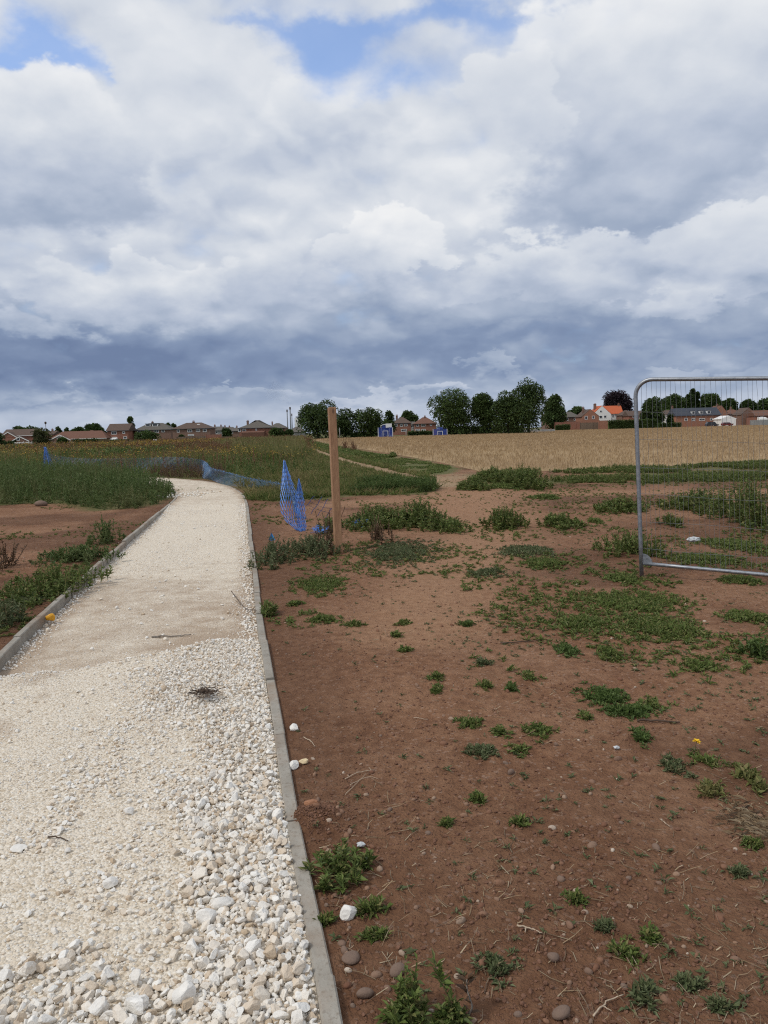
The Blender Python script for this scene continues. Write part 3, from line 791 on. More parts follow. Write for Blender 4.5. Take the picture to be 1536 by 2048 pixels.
def dirs(n, r, e0, e1):
    a = r.uniform(0, 2 * pi, n); e = r.uniform(e0, e1, n)
    return np.stack([np.cos(a) * np.cos(e), np.sin(a) * np.cos(e), np.sin(e)], 1)

def mat_low(mb, x, y, r, nl, L0, L1, wr=.3, up=(.15, 1.0), z0=None, droop=.25):
    """rosettes of leaves from the points (x, y), nl leaves each"""
    n = len(x); X = np.repeat(x, nl) + r.normal(0, L0 * .3, n * nl); Y = np.repeat(y, nl) + r.normal(0, L0 * .3, n * nl)
    P = np.stack([X, Y, T(X, Y) + (.002 if z0 is None else np.repeat(z0, nl))], 1)
    L = r.uniform(L0, L1, n * nl)
    return leaves(mb, P, dirs(n * nl, r, *up), L, L * r.uniform(.7, 1.3, n * nl) * wr, r, droop)

def stems(mb, x, y, h, r, nl, L0, wr=.3, tilt=.18, stem_r=.003, lo=.05, up=(.2, 1.1), spiky=.55, sm=None):
    """upright stems with leaves up their length"""
    n = len(x); B = np.stack([x, y, T(x, y)], 1)
    D = norm(np.stack([r.normal(0, tilt, n), r.normal(0, tilt, n), np.ones(n)], 1))
    (sm or mb).segs(B - D * .02, B + D * h[:, None] * .95, stem_r)
    t = r.uniform(lo, 1, (n, nl)); t.sort(axis=1)
    P = (B[:, None] + D[:, None] * (h[:, None] * t)[..., None]).reshape(-1, 3)
    L = (L0 * (1.15 - spiky * t) * r.uniform(.6, 1.25, (n, nl))).ravel()
    dd = dirs(n * nl, r, *up)
    return leaves(mb, P, dd, L, L * r.uniform(.75, 1.3, n * nl) * wr, r, .15)

GREENS = [(0.085, 0.126, 0.032), (0.122, 0.168, 0.041), (0.165, 0.210, 0.055), (0.067, 0.102, 0.029), (0.244, 0.222, 0.086), (0.104, 0.144, 0.039), (0.140, 0.180, 0.052)]
MAT['weed'] = leafmat('weed_leaf', GREENS, .22)
MAT['weed_grey'] = leafmat('grey_green_weed_leaf', [(0.090, 0.115, 0.048), (0.126, 0.150, 0.067), (0.162, 0.186, 0.092), (0.070, 0.094, 0.039), (0.216, 0.180, 0.098)], .2)
MAT['weed_dark'] = leafmat('dark_weed_leaf', [(0.065, 0.105, 0.028), (0.090, 0.137, 0.036), (0.120, 0.171, 0.048), (0.053, 0.085, 0.025)], .2)
MAT['weed_tall'] = leafmat('tall_weed_leaf', [(0.073, 0.117, 0.036), (0.104, 0.152, 0.046), (0.140, 0.188, 0.062), (0.060, 0.095, 0.031)], .25, patch=(0.163, 0.169, 0.070), pscale=.9)
MAT['weed_dry'] = leafmat('dead_weed', [(.10, .062, .038), (.16, .10, .058), (.075, .045, .03), (.21, .145, .08)], .1)
MAT['bent_grass'] = leafmat('rough_grass_blade', [(0.108, 0.139, 0.040), (0.156, 0.171, 0.053), (0.228, 0.201, 0.077), (0.090, 0.118, 0.033), (0.312, 0.254, 0.121)], .2, patch=(0.300, 0.236, 0.110), pscale=.5)
MAT['ragwort'] = leafmat('ragwort_flower', [(.44, .28, .04), (.34, .20, .03), (.48, .33, .06)], .1)
MAT['dock'] = leafmat('brown_dock', [(.16, .075, .042), (.22, .11, .058), (.12, .06, .036), (.25, .155, .085)], .1)
MAT['straw'] = leafmat('straw_stalk', [(.31, .21, .115), (.37, .26, .145), (.42, .305, .175), (.275, .183, .10)], .1, .8)
MAT['stalk'] = leafmat('green_stalk', [(.075, .09, .035), (.10, .085, .04)], .0)

def ell(px, py, rx, ry):
    """ellipse in the photo -> ground patch: centre and two radii in metres"""
    c = g(px, py)[:2]; a = g(px + rx, py)[:2]; b = g(px, py - ry)[:2]; e = g(px, py + ry)[:2]
    return c, np.linalg.norm(a - c), np.linalg.norm(b - e) / 2
def ellpts(e, n, r, rag=.5):
    c, a, b = e
    th = r.uniform(0, 2 * pi, n * 3); rad = np.abs(r.normal(0, .62, n * 3)) ** .85
    lim = 1 - rag * (vn(np.cos(th) * 2.2 + c[0] * 9, np.sin(th) * 2.2 + c[1] * 9, 33))
    k = (rad < lim * 1.38)
    th, rad = th[k][:n], rad[k][:n]
    return c[0] + a * rad * np.cos(th), c[1] + b * rad * np.sin(th), rad

GT = 'low weed tufts on bare soil'; GC = 'leafy weed clumps'
seed = [500]
def tuft(px, py, rx, ry, label, mat='weed', dens=1.0, Lm=1.0, name='weed_tuft', group=GT):
    seed[0] += 1; r = rs(seed[0]); e = ell(px, py, rx, ry); d = np.hypot(*e[0])
    area = pi * e[1] * e[2]; n = int(np.clip(dens * area * 900, 18, 800))
    x, y, rad = ellpts(e, n, r); mb = MB()
    L0 = (.012 + .0016 * d) * Lm
    mat_low(mb, x, y, r, 9, L0, L0 * 2.1, .30, (.1, 1.15))
    k = rad < .6
    if k.sum() > 4: mat_low(mb, x[k], y[k], r, 5, L0 * 1.2, L0 * 2.4, .26, (.6, 1.4), z0=np.full(k.sum(), L0 * .5))
    o = mb.build(name, MAT[mat], loc=(*e[0], float(T(*e[0]))))
    return tag(o, label, 'weed', group)
def clump(px, py, rx, ry, hpx, label, mat='weed', dens=1.0, Lm=1.0, name='weed_clump', group=GC, nl=16, peaks=None):
    """upright leafy clump: (px, py) is its ground centre, hpx its height in photo pixels"""
    seed[0] += 1; r = rs(seed[0]); e = ell(px, py, rx, ry); d = np.hypot(*e[0])
    h = hpx * d / F; area = pi * e[1] * e[2]; n = int(np.clip(dens * area * 230 / max(h, .08) * .12, 22, 900))
    x, y, rad = ellpts(e, n, r, .35); z = float(T(*e[0]))
    t = thing(name, label, 'weed', (*e[0], z), group)
    hh = h * (1.05 - .62 * np.clip(rad, 0, 1) ** 1.5) * r.uniform(.55, 1.08, len(x))
    hh *= .72 + .55 * vn(x * 2.3 / max(e[1], .12) * .5, y * 2.3 / max(e[1], .12) * .5, seed[0] % 17)
    mb = MB(); L0 = np.clip(.05 * Lm + .0016 * d * Lm, .03, .12)
    stems(mb, x, y, hh, r, int(nl * (1 + 1.2 * float(sstep(.15, .5, h)))), L0 * 1.1, .36, .24, .0022 + .0002 * d)
    mat_low(mb, x[::2], y[::2], r, 6, L0 * .7, L0 * 1.4, .3, (.1, .9))
    mb.build('foliage', MAT[mat], t)
    return t
# ------------------------------------------------------------------ single weeds the photo shows
clump(688, 1742, 66, 42, 75, 'large dark leafy weed pressed against the near kerb', nl=18, Lm=.75, dens=2.2)
tuft(742, 1818, 34, 14, 'flat weed between white stone and large kerbside weed', Lm=1.3, dens=1.3)
tuft(650, 1838, 20, 9, 'little sprig of weed overhanging the kerb edge near white stone')
tuft(752, 1868, 34, 10, 'thin grassy tuft below the flat weed by the white stone', dens=.6)
clump(812, 2048, 38, 30, 115, 'bushy upright weed at the bottom edge beside the kerb', nl=22, Lm=.7, dens=1.6)
clump(895, 2052, 34, 22, 60, 'leafy weed at the bottom edge round the dead grey stalk', nl=14, Lm=.7, dens=1.2)
tuft(992, 1942, 52, 38, 'grey green matted weed, a round cushion near the photo bottom', 'weed_grey', 1.6)
tuft(1250, 1908, 40, 26, 'bright green weed cushion in the lower right soil', dens=1.3)
tuft(1302, 1880, 22, 16, 'small yellow green weed just above right of a bigger cushion', dens=1.2)
tuft(1288, 1990, 40, 40, 'grassy weed in the bottom right with a cobble in it', 'weed_grey', .9, 1.2)
tuft(1385, 1975, 44, 22, 'spreading weed with pale litter in its leaves', 'weed_grey', .9)
tuft(1440, 2020, 30, 18, 'last grassy weed before the bottom right corner', 'weed_grey', .8)
tuft(1153, 1803, 22, 14, 'tiny light green weed alone between pebbles', dens=1.1)
tuft(1207, 1860, 20, 14, 'small weed left above the bright green cushion', 'weed_grey', 1.0)
tuft(893, 1650, 13, 8, 'pair of broad little leaves alone on bare soil')
tuft(1041, 1648, 17, 9, 'small tuft alone right of the broad leaved seedling')
tuft(957, 1602, 15, 14, 'thin seedling in the middle of the bare soil', dens=.7)
tuft(940, 1456, 28, 16, 'round tuft, leftmost in a group of five', dens=1.5)
tuft(1001, 1472, 20, 11, 'small round tuft in the middle of a group of five', dens=1.5)
tuft(1080, 1470, 35, 16, 'widest round tuft of a group of five', dens=1.5)
tuft(958, 1510, 37, 15, 'sprawling tuft lowest in a group of five', 'weed_grey', 2.2)
tuft(1043, 1505, 28, 11, 'flat tuft under the widest of a group of five', dens=.9)
tuft(872, 1366, 15, 9, 'upper of two small tufts nearest the path on open soil', dens=1.3)
tuft(874, 1388, 17, 10, 'lower of two small tufts nearest the path on open soil', dens=1.3)
tuft(1210, 1400, 58, 22, 'long dark mat, upper arm of an L shaped weed patch', 'weed_dark', 1.4)
tuft(1258, 1428, 62, 14, 'dark mat, foot of an L shaped weed patch', 'weed_dark', 2.2)
tuft(1305, 1412, 40, 14, 'loose leafy end of the L shaped weed patch', dens=.8)
tuft(1280, 1478, 28, 20, 'tapering tuft under the dark cable', 'weed_dark', 1.2)
tuft(1345, 1532, 36, 26, 'grassy tuft left of the yellow flower', 'weed_grey', 1.0, 1.1)
tuft(1410, 1522, 40, 20, 'grassy patch with a yellow flower on top', dens=.8)
tuft(1425, 1582, 34, 18, 'dry grassy tuft below the yellow flower', 'bent_grass', 1.0, 1.2)
tuft(1505, 1570, 40, 34, 'straggly dry grass at the right edge', 'bent_grass', .6, 1.4)
tuft(1510, 1690, 26, 14, 'green tuft at the right edge beside dead grass', dens=1.2)
tuft(1475, 1745, 24, 10, 'small grey tuft near the right edge, below bare soil', 'weed_grey')
tuft(1172, 1440, 14, 10, 'small tuft under the long arm of the L shaped patch')
tuft(1135, 1307, 24, 15, 'dense little bush of leaves, left of two', 'weed_dark', 1.8)
tuft(1217, 1306, 32, 18, 'leafy bush of weed, right of two', dens=1.3)
tuft(1060, 1362, 26, 9, 'thin tuft above the widest round tuft'); tuft(1021, 1386, 20, 9, 'small dark tuft near the middle of the soil', 'weed_dark', 1.3)
tuft(970, 1382, 20, 7, 'faint flat tuft left of a dark one', dens=.7); tuft(968, 1335, 24, 10, 'grey tuft with upright leaves on open soil', 'weed_grey', .9)
tuft(1400, 1337, 55, 14, 'long low weed mat below the largest green patch', dens=1.1)
clump(1515, 1318, 36, 18, 36, 'tall dark weed cut by the right edge', 'weed_dark', 1.5, .8)
tuft(1495, 1240, 58, 16, 'green mat right of the largest green patch', dens=1.3)
tuft(1270, 1208, 150, 34, 'largest green weed patch on the soil, upper part', 'weed', 1.0, .9)
tuft(1330, 1262, 100, 30, 'largest green weed patch on the soil, lower right part', 'weed', 1.2, .9)
tuft(1160, 1252, 76, 15, 'broken weed patch left of the largest one', dens=.9)
tuft(652, 1242, 40, 7, 'curved line of small weeds beside the path', dens=1.2); tuft(708, 1252, 28, 5, 'flat end of the curved line of weeds', dens=1.1)
tuft(804, 1250, 19, 6, 'small flat weed right of the curved line', dens=1.3); tuft(792, 1276, 18, 5, 'thin weed under the small flat one', dens=.7)
tuft(936, 1254, 16, 6, 'small dark weed alone in trodden soil', 'weed_dark', 1.2); tuft(810, 1305, 15, 5, 'tiny weed in the open trodden soil')
clump(536, 1228, 16, 9, 32, 'bright green bushy weed growing against the kerb', nl=16, Lm=.8, dens=1.6)
tuft(590, 1210, 16, 6, 'bright small weed next to the bushy one at the kerb')
tuft(640, 1170, 75, 26, 'sparse weed mat below the timber post', dens=.55, Lm=.8)
clump(545, 1118, 34, 22, 40, 'mixed weeds along the kerb near the blue marker', 'weed_grey', 1.0, .8)
clump(620, 1108, 60, 20, 40, 'weeds round the foot of the timber post', 'weed_grey', .9, .8)
clump(655, 1098, 24, 12, 75, 'dead brown dock with seed heads beside the post', 'weed_dry', .8, .6, name='dead_weed')
clump(755, 1082, 28, 12, 58, 'reddish brown dead weed right of the timber post', 'weed_dry', .9, .6, name='dead_weed')
clump(660, 1062, 22, 10, 30, 'green weed behind the post with blue net scraps', dens=1.1)
tuft(800, 1105, 98, 28, 'wide thin weed mat on trodden ground right of the post', 'weed_grey', .55, .8)
clump(760, 1052, 70, 16, 36, 'left half of a dark weed bank behind the post', dens=1.3)
clump(840, 1052, 66, 14, 50, 'tall middle of the dark weed bank behind the post', dens=1.3)
clump(905, 1060, 36, 10, 24, 'low right tip of the dark weed bank', dens=1.2)
clump(1012, 1052, 46, 10, 46, 'single pointed dark weed clump in the middle of the soil', dens=1.4)
clump(1122, 1050, 42, 9, 28, 'long low weed clump right of the pointed one', dens=1.4)
tuft(1192, 1043, 14, 4, 'very small weed right of the long low clump'); tuft(1000, 974, 26, 4, 'small flat weed near the field corner', dens=1.3)
tuft(1092, 996, 26, 4, 'thin weed line in front of the field strip', dens=1.2); tuft(1030, 976, 24, 4, 'small flat weed right of the one near the field corner')
clump(1245, 1022, 54, 9, 28, 'low dark weed clump left of the fence post', dens=1.2)
clump(1395, 1018, 74, 10, 40, 'weed bank seen through the fence mesh, left part', dens=1.1)
clump(1500, 1050, 56, 28, 80, 'big dense weed thicket seen through the fence mesh', 'weed', 1.2)
clump(1343, 1052, 20, 7, 28, 'small weed clump just behind the fence post', dens=1.3)
clump(1262, 1108, 84, 15, 38, 'dense weed mat crossing behind the fence post foot', dens=1.1, Lm=.8)
tuft(1470, 1088, 66, 11, 'green mat behind the fence mesh by pale litter', dens=.9)
tuft(1400, 1120, 90, 10, 'weed mat just behind the bottom rail of the fence', dens=.9); tuft(1480, 1162, 50, 10, 'weed mat under the bottom rail of the fence', dens=1.1)
tuft(1250, 1160, 42, 12, 'weeds in front of the fence post foot', dens=.9)
clump(950, 978, 32, 6, 22, 'low weed at the left end of the field strip', dens=1.3); clump(1050, 972, 46, 9, 40, 'tall weeds at the near corner of the stubble', dens=1.3)
clump(985, 962, 40, 6, 24, 'weed bank touching the stubble corner', dens=1.2)
tuft(1055, 1105, 70, 16, 'thin scattered weeds on the trodden ground', 'weed_grey', .4); tuft(975, 1152, 46, 12, 'faint weed patch in the trodden ground', 'weed_grey', .5)
tuft(1090, 1132, 50, 12, 'weak green patch between track and fence', dens=.7)
# left of the path
clump(100, 1180, 92, 34, 42, 'broad weed clump on soil left of the path', 'weed', .9, .85); clump(160, 1120, 74, 14, 30, 'weeds behind the broad clump left of the path', 'weed_tall', 1.0, .8)
clump(212, 1085, 24, 10, 46, 'spindly weed left of the path before tall weeds', 'weed_tall', 1.2, .8)
clump(14, 1250, 34, 24, 60, 'grey green weed at the left edge by the kerb', 'weed_grey', 1.4, .8); clump(2, 1140, 16, 14, 62, 'dark red dead dock at the left edge', 'weed_dry', 1.2, .7, name='dead_weed')
tuft(40, 1205, 50, 14, 'low mat between left edge weed and broad clump', 'weed_grey', .8)
# thin scatter of seedlings everywhere
r = rs(901); mb = MB(); x, y = soil_points(9000, r, 1.7, 26, .8)
k = r.rand(len(x)) < .10 + .9 * (fbm(x * .9 + 3, y * .7, 91) > .50) * (.25 + .75 * sstep(3.5, 6, y)) * sstep(-.5, 1.5, x + .12 * y); x, y = x[k], y[k]
d = np.hypot(x, y)
for q in range(3): mat_low(mb, x[q::3] + 0, y[q::3], r, 7, .010 + .003 * q, .024 + .008 * q, .28, (.1, 1.0))
tag(mb.build('seedlings', MAT['weed_grey']), 'thin scatter of tiny seedlings over the soil', 'seedlings', kind='stuff')

r = rs(905); mb = MB(); x, y = soil_points(30000, r, 3.4, 24, .75)
px_ = 768 + F * x / y; k = r.rand(len(x)) < np.maximum((fbm(x * .8 + 11, y * .6, 93) > .51) * sstep(900, 1200, px_) * sstep(4.0, 6.0, y), (fbm(x * 1.1, y * .8, 95) > .60) * (y > 6) * .7); x, y = x[k], y[k]
mat_low(mb, x, y, r, 8, .020, .050, .28, (.1, 1.1)); mat_low(mb, x[::4], y[::4], r, 6, .03, .075, .2, (.5, 1.3))
tag(mb.build('scattered_weeds', MAT['weed']), 'loose scatter of small green weeds over the middle soil', 'weeds', kind='stuff')
# dead grass at the right edge
r = rs(902); mb = MB(); n = 170; e = ell(1500, 1640, 60, 46); x, y, _ = ellpts(e, n, r)
mat_low(mb, x, y, r, 3, .03, .08, .035, (.02, .35)); tag(mb.build('dead_grass', MAT['straw_bit']), 'matted dead grass on soil at the right edge', 'grass', kind='stuff')

# single tall stalk weed and the grey dead stalk at the bottom
def stalk_weed(name, px, py, tx, ty, label, mat, nl, seed_, r0=.0028):
    r = rs(seed_); b = g(px, py); b[2] = T(b[0], b[1]); top = at(tx, ty, b[1] + .02)
    t = thing(name, label, 'weed', tuple(b)); q = np.linspace(0, 1, 9)[:, None]
    P = b * (1 - q) + top * q; P[:, :2] += .012 * np.stack([np.sin(q[:, 0] * 4), np.cos(q[:, 0] * 5) - 1], 1) * np.sin(pi * q)
    MB().tube(P, np.linspace(r0, r0 * .35, 9), 6).build('stem', MAT['stalk' if mat != 'weed_dry' else 'deadwood'], t, smooth=True)
    mb = MB(); tt = np.concatenate([r.uniform(.62, 1.0, nl), r.uniform(.05, .6, nl // 4)])
    PP = np.stack([np.interp(tt, q[:, 0], P[:, i]) for i in range(3)], 1)
    L = .035 * r.uniform(.6, 1.3, len(tt)); leaves(mb, PP, dirs(len(tt), r, .3, 1.2), L, L * .3, r)
    mb.build('foliage', MAT[mat], t); return t
MAT['deadwood'] = simple('grey_dead_wood', (.20, .175, .15), .9, .3, 60)
MAT['palewood'] = simple('pale_dry_stick', (.42, .33, .24), .9, .25, 60)
MAT['darkwood'] = simple('dark_twig', (.085, .058, .042), .9, .3, 60)
stalk_weed('stalk_weed', 908, 2046, 868, 1918, 'single thin green stalk with a leafy tip at the photo bottom', 'weed', 36, 77)
stalk_weed('stalk_weed', 934, 2040, 934, 1958, 'grey dead upright stalk right of the green stalk', 'weed_dry', 22, 78, .004)

# twigs and sticks ---------------------------------------------------
def stick(pts, rad, label, mat, forks=(), seed_=1, lift=.005, name='stick'):
    r = rs(seed_); mb = MB()
    def line(pp, ra):
        W = []
        for a, b in pp:
            p = g(a, b); on = bool(inpoly(np.array([p[0]]), np.array([p[1]]), PATHPOLY)[0])
            W.append([p[0], p[1], float(pathz(p[0], p[1]) if on else T(p[0], p[1])) + lift + ra])
        W = resample(np.array(W), 14) + r.normal(0, ra * .35, (14, 3)); mb.tube(W, np.linspace(ra, ra * .55, 14), 6)
        return W[0]
    o0 = line(pts, rad)
    for f in forks: line(f, rad * .7)
    return tag(mb.build(name, MAT[mat], loc=tuple(o0), smooth=True), label, 'stick')
stick([(303, 1260), (340, 1259), (381, 1257)], .007, 'straight grey stick lying across the path bed', 'deadwood', seed_=2)
stick([(95, 1678), (115, 1676), (137, 1683)], .0035, 'short dark bent twig on the fine gravel', 'darkwood', seed_=3)
stick([(462, 1176), (482, 1205), (500, 1216), (524, 1220)], .004, 'dead branched twig leaning onto the kerb from the path', 'darkwood', [[(482, 1205), (470, 1196)], [(500, 1216), (520, 1208)], [(490, 1212), (514, 1226)]], 4, .03, 'twig')
stick([(607, 1474), (622, 1481), (629, 1492)], .0028, 'pinkish forked stick on soil near the oblong white stone', 'palewood', [[(622, 1481), (616, 1477)]], 5)
stick([(1035, 1858), (1060, 1864), (1084, 1874)], .0032, 'pale stick lying alone on lower soil', 'palewood', [[(1052, 1863), (1050, 1872)]], 6)
stick([(1000, 1291), (1040, 1290), (1082, 1284)], .005, 'dark straight stick on the middle soil', 'darkwood', seed_=7)
stick([(1275, 1446), (1320, 1448), (1360, 1450)], .006, 'dark cable like stick beside the L shaped weed patch', 'darkwood', seed_=8)
stick([(828, 1438), (842, 1440), (855, 1443)], .002, 'thin white straw on open soil', 'palewood', seed_=9)
stick([(1186, 2034), (1205, 2012), (1215, 2002), (1248, 1990)], .0028, 'crooked dry stalk in the bottom soil', 'palewood', [[(1205, 2012), (1222, 2022)]], 10)
stick([(655, 1968), (668, 1978), (682, 1988)], .002, 'thin dark twig lying on the near kerb top', 'darkwood', seed_=11, lift=.022)
stick([(690, 1560), (715, 1548), (748, 1546)], .0022, 'dry twig bundle on soil right of the square cream stone', 'palewood', [[(700, 1572), (735, 1556), (757, 1562)], [(690, 1590), (712, 1570), (732, 1552)], [(738, 1540), (746, 1550)]], 12, name='twig')
stick([(1320, 1640), (1340, 1655)], .002, 'short dry stem on soil near the right edge', 'palewood', seed_=13)
# dark wad of roots on the stones
r = rs(14); mb = MB(); e = ell(412, 1401, 30, 10); x, y, _ = ellpts(e, 170, r); z = pathz(x, y) + .045 + .015 * r.rand(170)
P = np.stack([x, y, z], 1); mb.segs(P, P + dirs(170, r, -.2, .4) * r.uniform(.02, .07, (170, 1)), .0016)
tag(mb.build('root_wad', MAT['darkwood'], loc=tuple(P.mean(0))), 'dark brown wad of dead roots lying on white stones', 'roots')

# yellow flower, yellow cap, litter ---------------------------------
p = g(1391, 1503); p[2] = T(p[0], p[1]); r = rs(15)
t = thing('yellow_flower', 'single bright yellow flower on grass at lower right', 'flower', tuple(p))
MB().tube(np.array([p, p + [.0, 0, .03], p + [.004, 0, .055]]), .0015, 6).build('stem', MAT['stalk'], t)
mb = MB(); n = 26; leaves(mb, np.repeat((p + [.004, 0, .055])[None], n, 0), dirs(n, r, -.1, .9), np.full(n, .022), np.full(n, .010), r)
MAT['petal'] = simple('yellow_petal', (.80, .52, .02), .6, .1, 40); mb.build('petals', MAT['petal'], t)
p = g(101, 1243, -.04); v, f = rock_base(2, 66, 7); V = v * np.array([.042, .036, .044]); V[:, 2] += .035
MAT['yellow_cap'] = simple('yellow_plastic', (.72, .36, .03), .5, .12, 20)
tag(mk('plastic_scrap', V + p, f, MAT['yellow_cap'], loc=tuple(p)), 'crumpled yellow plastic scrap against the left kerb', 'litter')
r = rs(16); p = g(1387, 1082); p[2] = T(p[0], p[1]); v, f = ICO[2]; V = v * np.array([.085, .05, .035]) * (1 + .35 * (r.rand(len(v), 1) - .5)); V[:, 2] += .03
MAT['litter'] = simple('pale_plastic', (.50, .52, .53), .45, .12, 30)
tag(mk('litter', V + p, f, MAT['litter'], loc=tuple(p)), 'crumpled pale plastic scrap on soil behind the fence mesh', 'litter')
for px, py, lab in ((722, 1693, 'crumpled grey scrap of foil above the large kerbside weed'), (1233, 1498, 'small silvery scrap on bare soil right of centre')):
    p = g(px, py); p[2] = T(p[0], p[1]); v, f = ICO[1]; V = v * np.array([.016, .012, .009]) * (1 + .5 * (r.rand(len(v), 1) - .5)); V[:, 2] += .012
    tag(mk('litter', V + p, f, MAT['litter'], loc=tuple(p)), lab, 'litter')

# ------------------------------------------------------------------ timber post
def timber():
    m, nt, b = newmat('planed_timber'); p = nt.n.new('ShaderNodeTexCoord').outputs['Object']
    mp = nt.node('ShaderNodeMapping', {'Vector': p, 'Scale': (26, 26, 1.2)})
    n = nt.noise(mp.outputs[0], 1.6, 6, .62, 1.2); n2 = nt.noise(p, 2.2, 5, .6)
    c = nt.ramp(n, [(.3, (.21, .105, .052)), (.5, (.305, .165, .086)), (.7, (.395, .23, .125))])
    c = nt.mix(nt.ramp(n2, [(.45, 0.0), (.7, .5)]), c, (.23, .105, .055))
    kn = nt.node('ShaderNodeTexVoronoi', {'Vector': nt.node('ShaderNodeMapping', {'Vector': p, 'Scale': (1, 1, .45)}).outputs[0], 'Scale': 5.0})
    c = nt.mix(nt.ramp(kn.outputs['Distance'], [(.05, .8), (.10, 0.0)]), c, (.10, .05, .028))
    nt.set(b.inputs['Base Color'], c); b.inputs['Roughness'].default_value = .75
    nt.set(b.inputs['Normal'], nt.bump(n, .003)); return m
MAT['timber'] = timber()
pb = g(677, 1104); pt = at(663.5, 815, 10.10)
hw = .049; yw = radians(14); ax = (pt - pb) / np.linalg.norm(pt - pb)
ex = np.array([cos(yw), sin(yw), 0]); ex = norm(ex - ax * (ex @ ax)); ey = np.cross(ax, ex)
V = []; c_ = .006
LEN = np.linalg.norm(pt - pb)
for zc, in_ in ((-.35, 0), (LEN - .006, 0), (LEN, .006)):
    h_ = hw - in_
    for sx, sy in ((-h_, -h_ + c_), (-h_ + c_, -h_), (h_ - c_, -h_), (h_, -h_ + c_), (h_, h_ - c_), (h_ - c_, h_), (-h_ + c_, h_), (-h_, h_ - c_)):
        V.append(pb + ax * zc + ex * sx + ey * sy)
Qp = [[k * 8 + i, k * 8 + (i + 1) % 8, k * 8 + 8 + (i + 1) % 8, k * 8 + 8 + i] for k in (0, 1) for i in range(8)] + [[16, 17, 18, 19], [16, 19, 20, 23], [20, 21, 22, 23]]
tag(mk('timber_post', V, np.array(Qp), MAT['timber'], loc=tuple(pb)), 'square wooden post leaning slightly, set in weedy soil', 'post')

# ------------------------------------------------------------------ temporary fence panel
def galv():
    m, nt, b = newmat('galvanised_steel'); p = geo_pos(nt); n = nt.noise(p, 30, 5, .6); n2 = nt.noise(p, 4, 5, .7)
    c = nt.ramp(n, [(.3, (.22, .235, .255)), (.7, (.34, .355, .38))]); c = nt.mix(nt.ramp(n2, [(.62, 0.0), (.8, .5)]), c, (.20, .17, .14))
    nt.set(b.inputs['Base Color'], c); b.inputs['Metallic'].default_value = .75
    nt.set(b.inputs['Roughness'], nt.ramp(n, [(.3, .38), (.7, .55)])); return m
MAT['galv'] = galv()
MAT['wire'] = simple('dull_galvanised_wire', (.20, .205, .21), .55, .15, 20, metal=.5)
fo = np.array([2.605, 7.7175, 0.0]); fa, fb = -.4678, -.0437
rail = np.array([cos(fb) * cos(fa), cos(fb) * sin(fa), sin(fb)]); fpost = norm(np.array([sin(-.0277), sin(.0448), 1.0]))
fn = norm(np.cross(rail, fpost)); FWD, FHT = 3.45, 2.0
fp = lambda X, Zz, d=0.0: fo + rail * X + fpost * Zz + fn * d
root = thing('fence_panel', 'galvanised temporary mesh fence panel with rounded top corner', 'fence', tuple(fo))
rad = .17
pts = [fp(0, z) for z in np.linspace(-.02, FHT - rad, 6)]
pts += [fp(rad - rad * cos(a), FHT - rad + rad * sin(a)) for a in np.linspace(0, pi / 2, 9)[1:]]
pts += [fp(x, FHT) for x in np.linspace(rad, FWD - rad, 8)[1:]]
pts += [fp(FWD - rad + rad * sin(a), FHT - rad + rad * cos(a)) for a in np.linspace(0, pi / 2, 9)[1:]]
pts += [fp(FWD, z) for z in np.linspace(FHT - rad, .0, 6)[1:]]
MB().tube(np.array(pts), .0205, 14).build('tube_frame', MAT['galv'], root, smooth=True)
MB().tube(np.array([fp(x, .145) for x in np.linspace(.019, FWD - .019, 9)]), .019, 14).build('bottom_rail', MAT['galv'], root, smooth=True)
mb = MB(); th = np.linspace(0, pi / 2, 9)
arc = [fp(.02 + .085 * cos(a), .16 + .085 * sin(a), s * .004) for s in (-1, 1) for a in th] + [fp(.02, .16, -.004), fp(.02, .16, .004)]
T3f = []; Q4f = []
for i in range(8): T3f += [[18, i, i + 1], [19, 10 + i, 9 + i]]; Q4f.append([i, i + 9, i + 10, i + 1])
mb.add(np.array(arc), T3f, Q4f).build('corner_gusset', MAT['galv'], root)
mb = MB(); r = rs(22)
A = []; B = []
zs = np.linspace(.16, FHT - .02, 12)
for k, x in enumerate(np.arange(.06, FWD - .03, .0455)):
    wob = .006 * np.sin(np.arange(12) * 1.1 + k) + r.normal(0, .003, 12); wx = x + r.normal(0, .0035, 12) + .004 * np.sin(zs * 3 + k)
    top = FHT if rad < x < FWD - rad else FHT - rad + sqrt(max(rad ** 2 - (rad - min(x, FWD - x)) ** 2, 0)) - .005
    zz_ = np.linspace(.15, top - .01, 12)
    P = np.array([fp(wx[i], zz_[i], wob[i]) for i in range(12)]); A.append(P[:-1]); B.append(P[1:])
for z in np.arange(.30, FHT - .1, .275):
    xx = np.linspace(.01, FWD - .01, 30); P = np.array([fp(x, z + .006 * sin(x * 4 + z * 9), .006 * sin(x * 5 + z)) for x in xx]); A.append(P[:-1]); B.append(P[1:])
mb.segs(np.concatenate(A), np.concatenate(B), .0016); mb.build('wire_mesh', MAT['wire'], root)

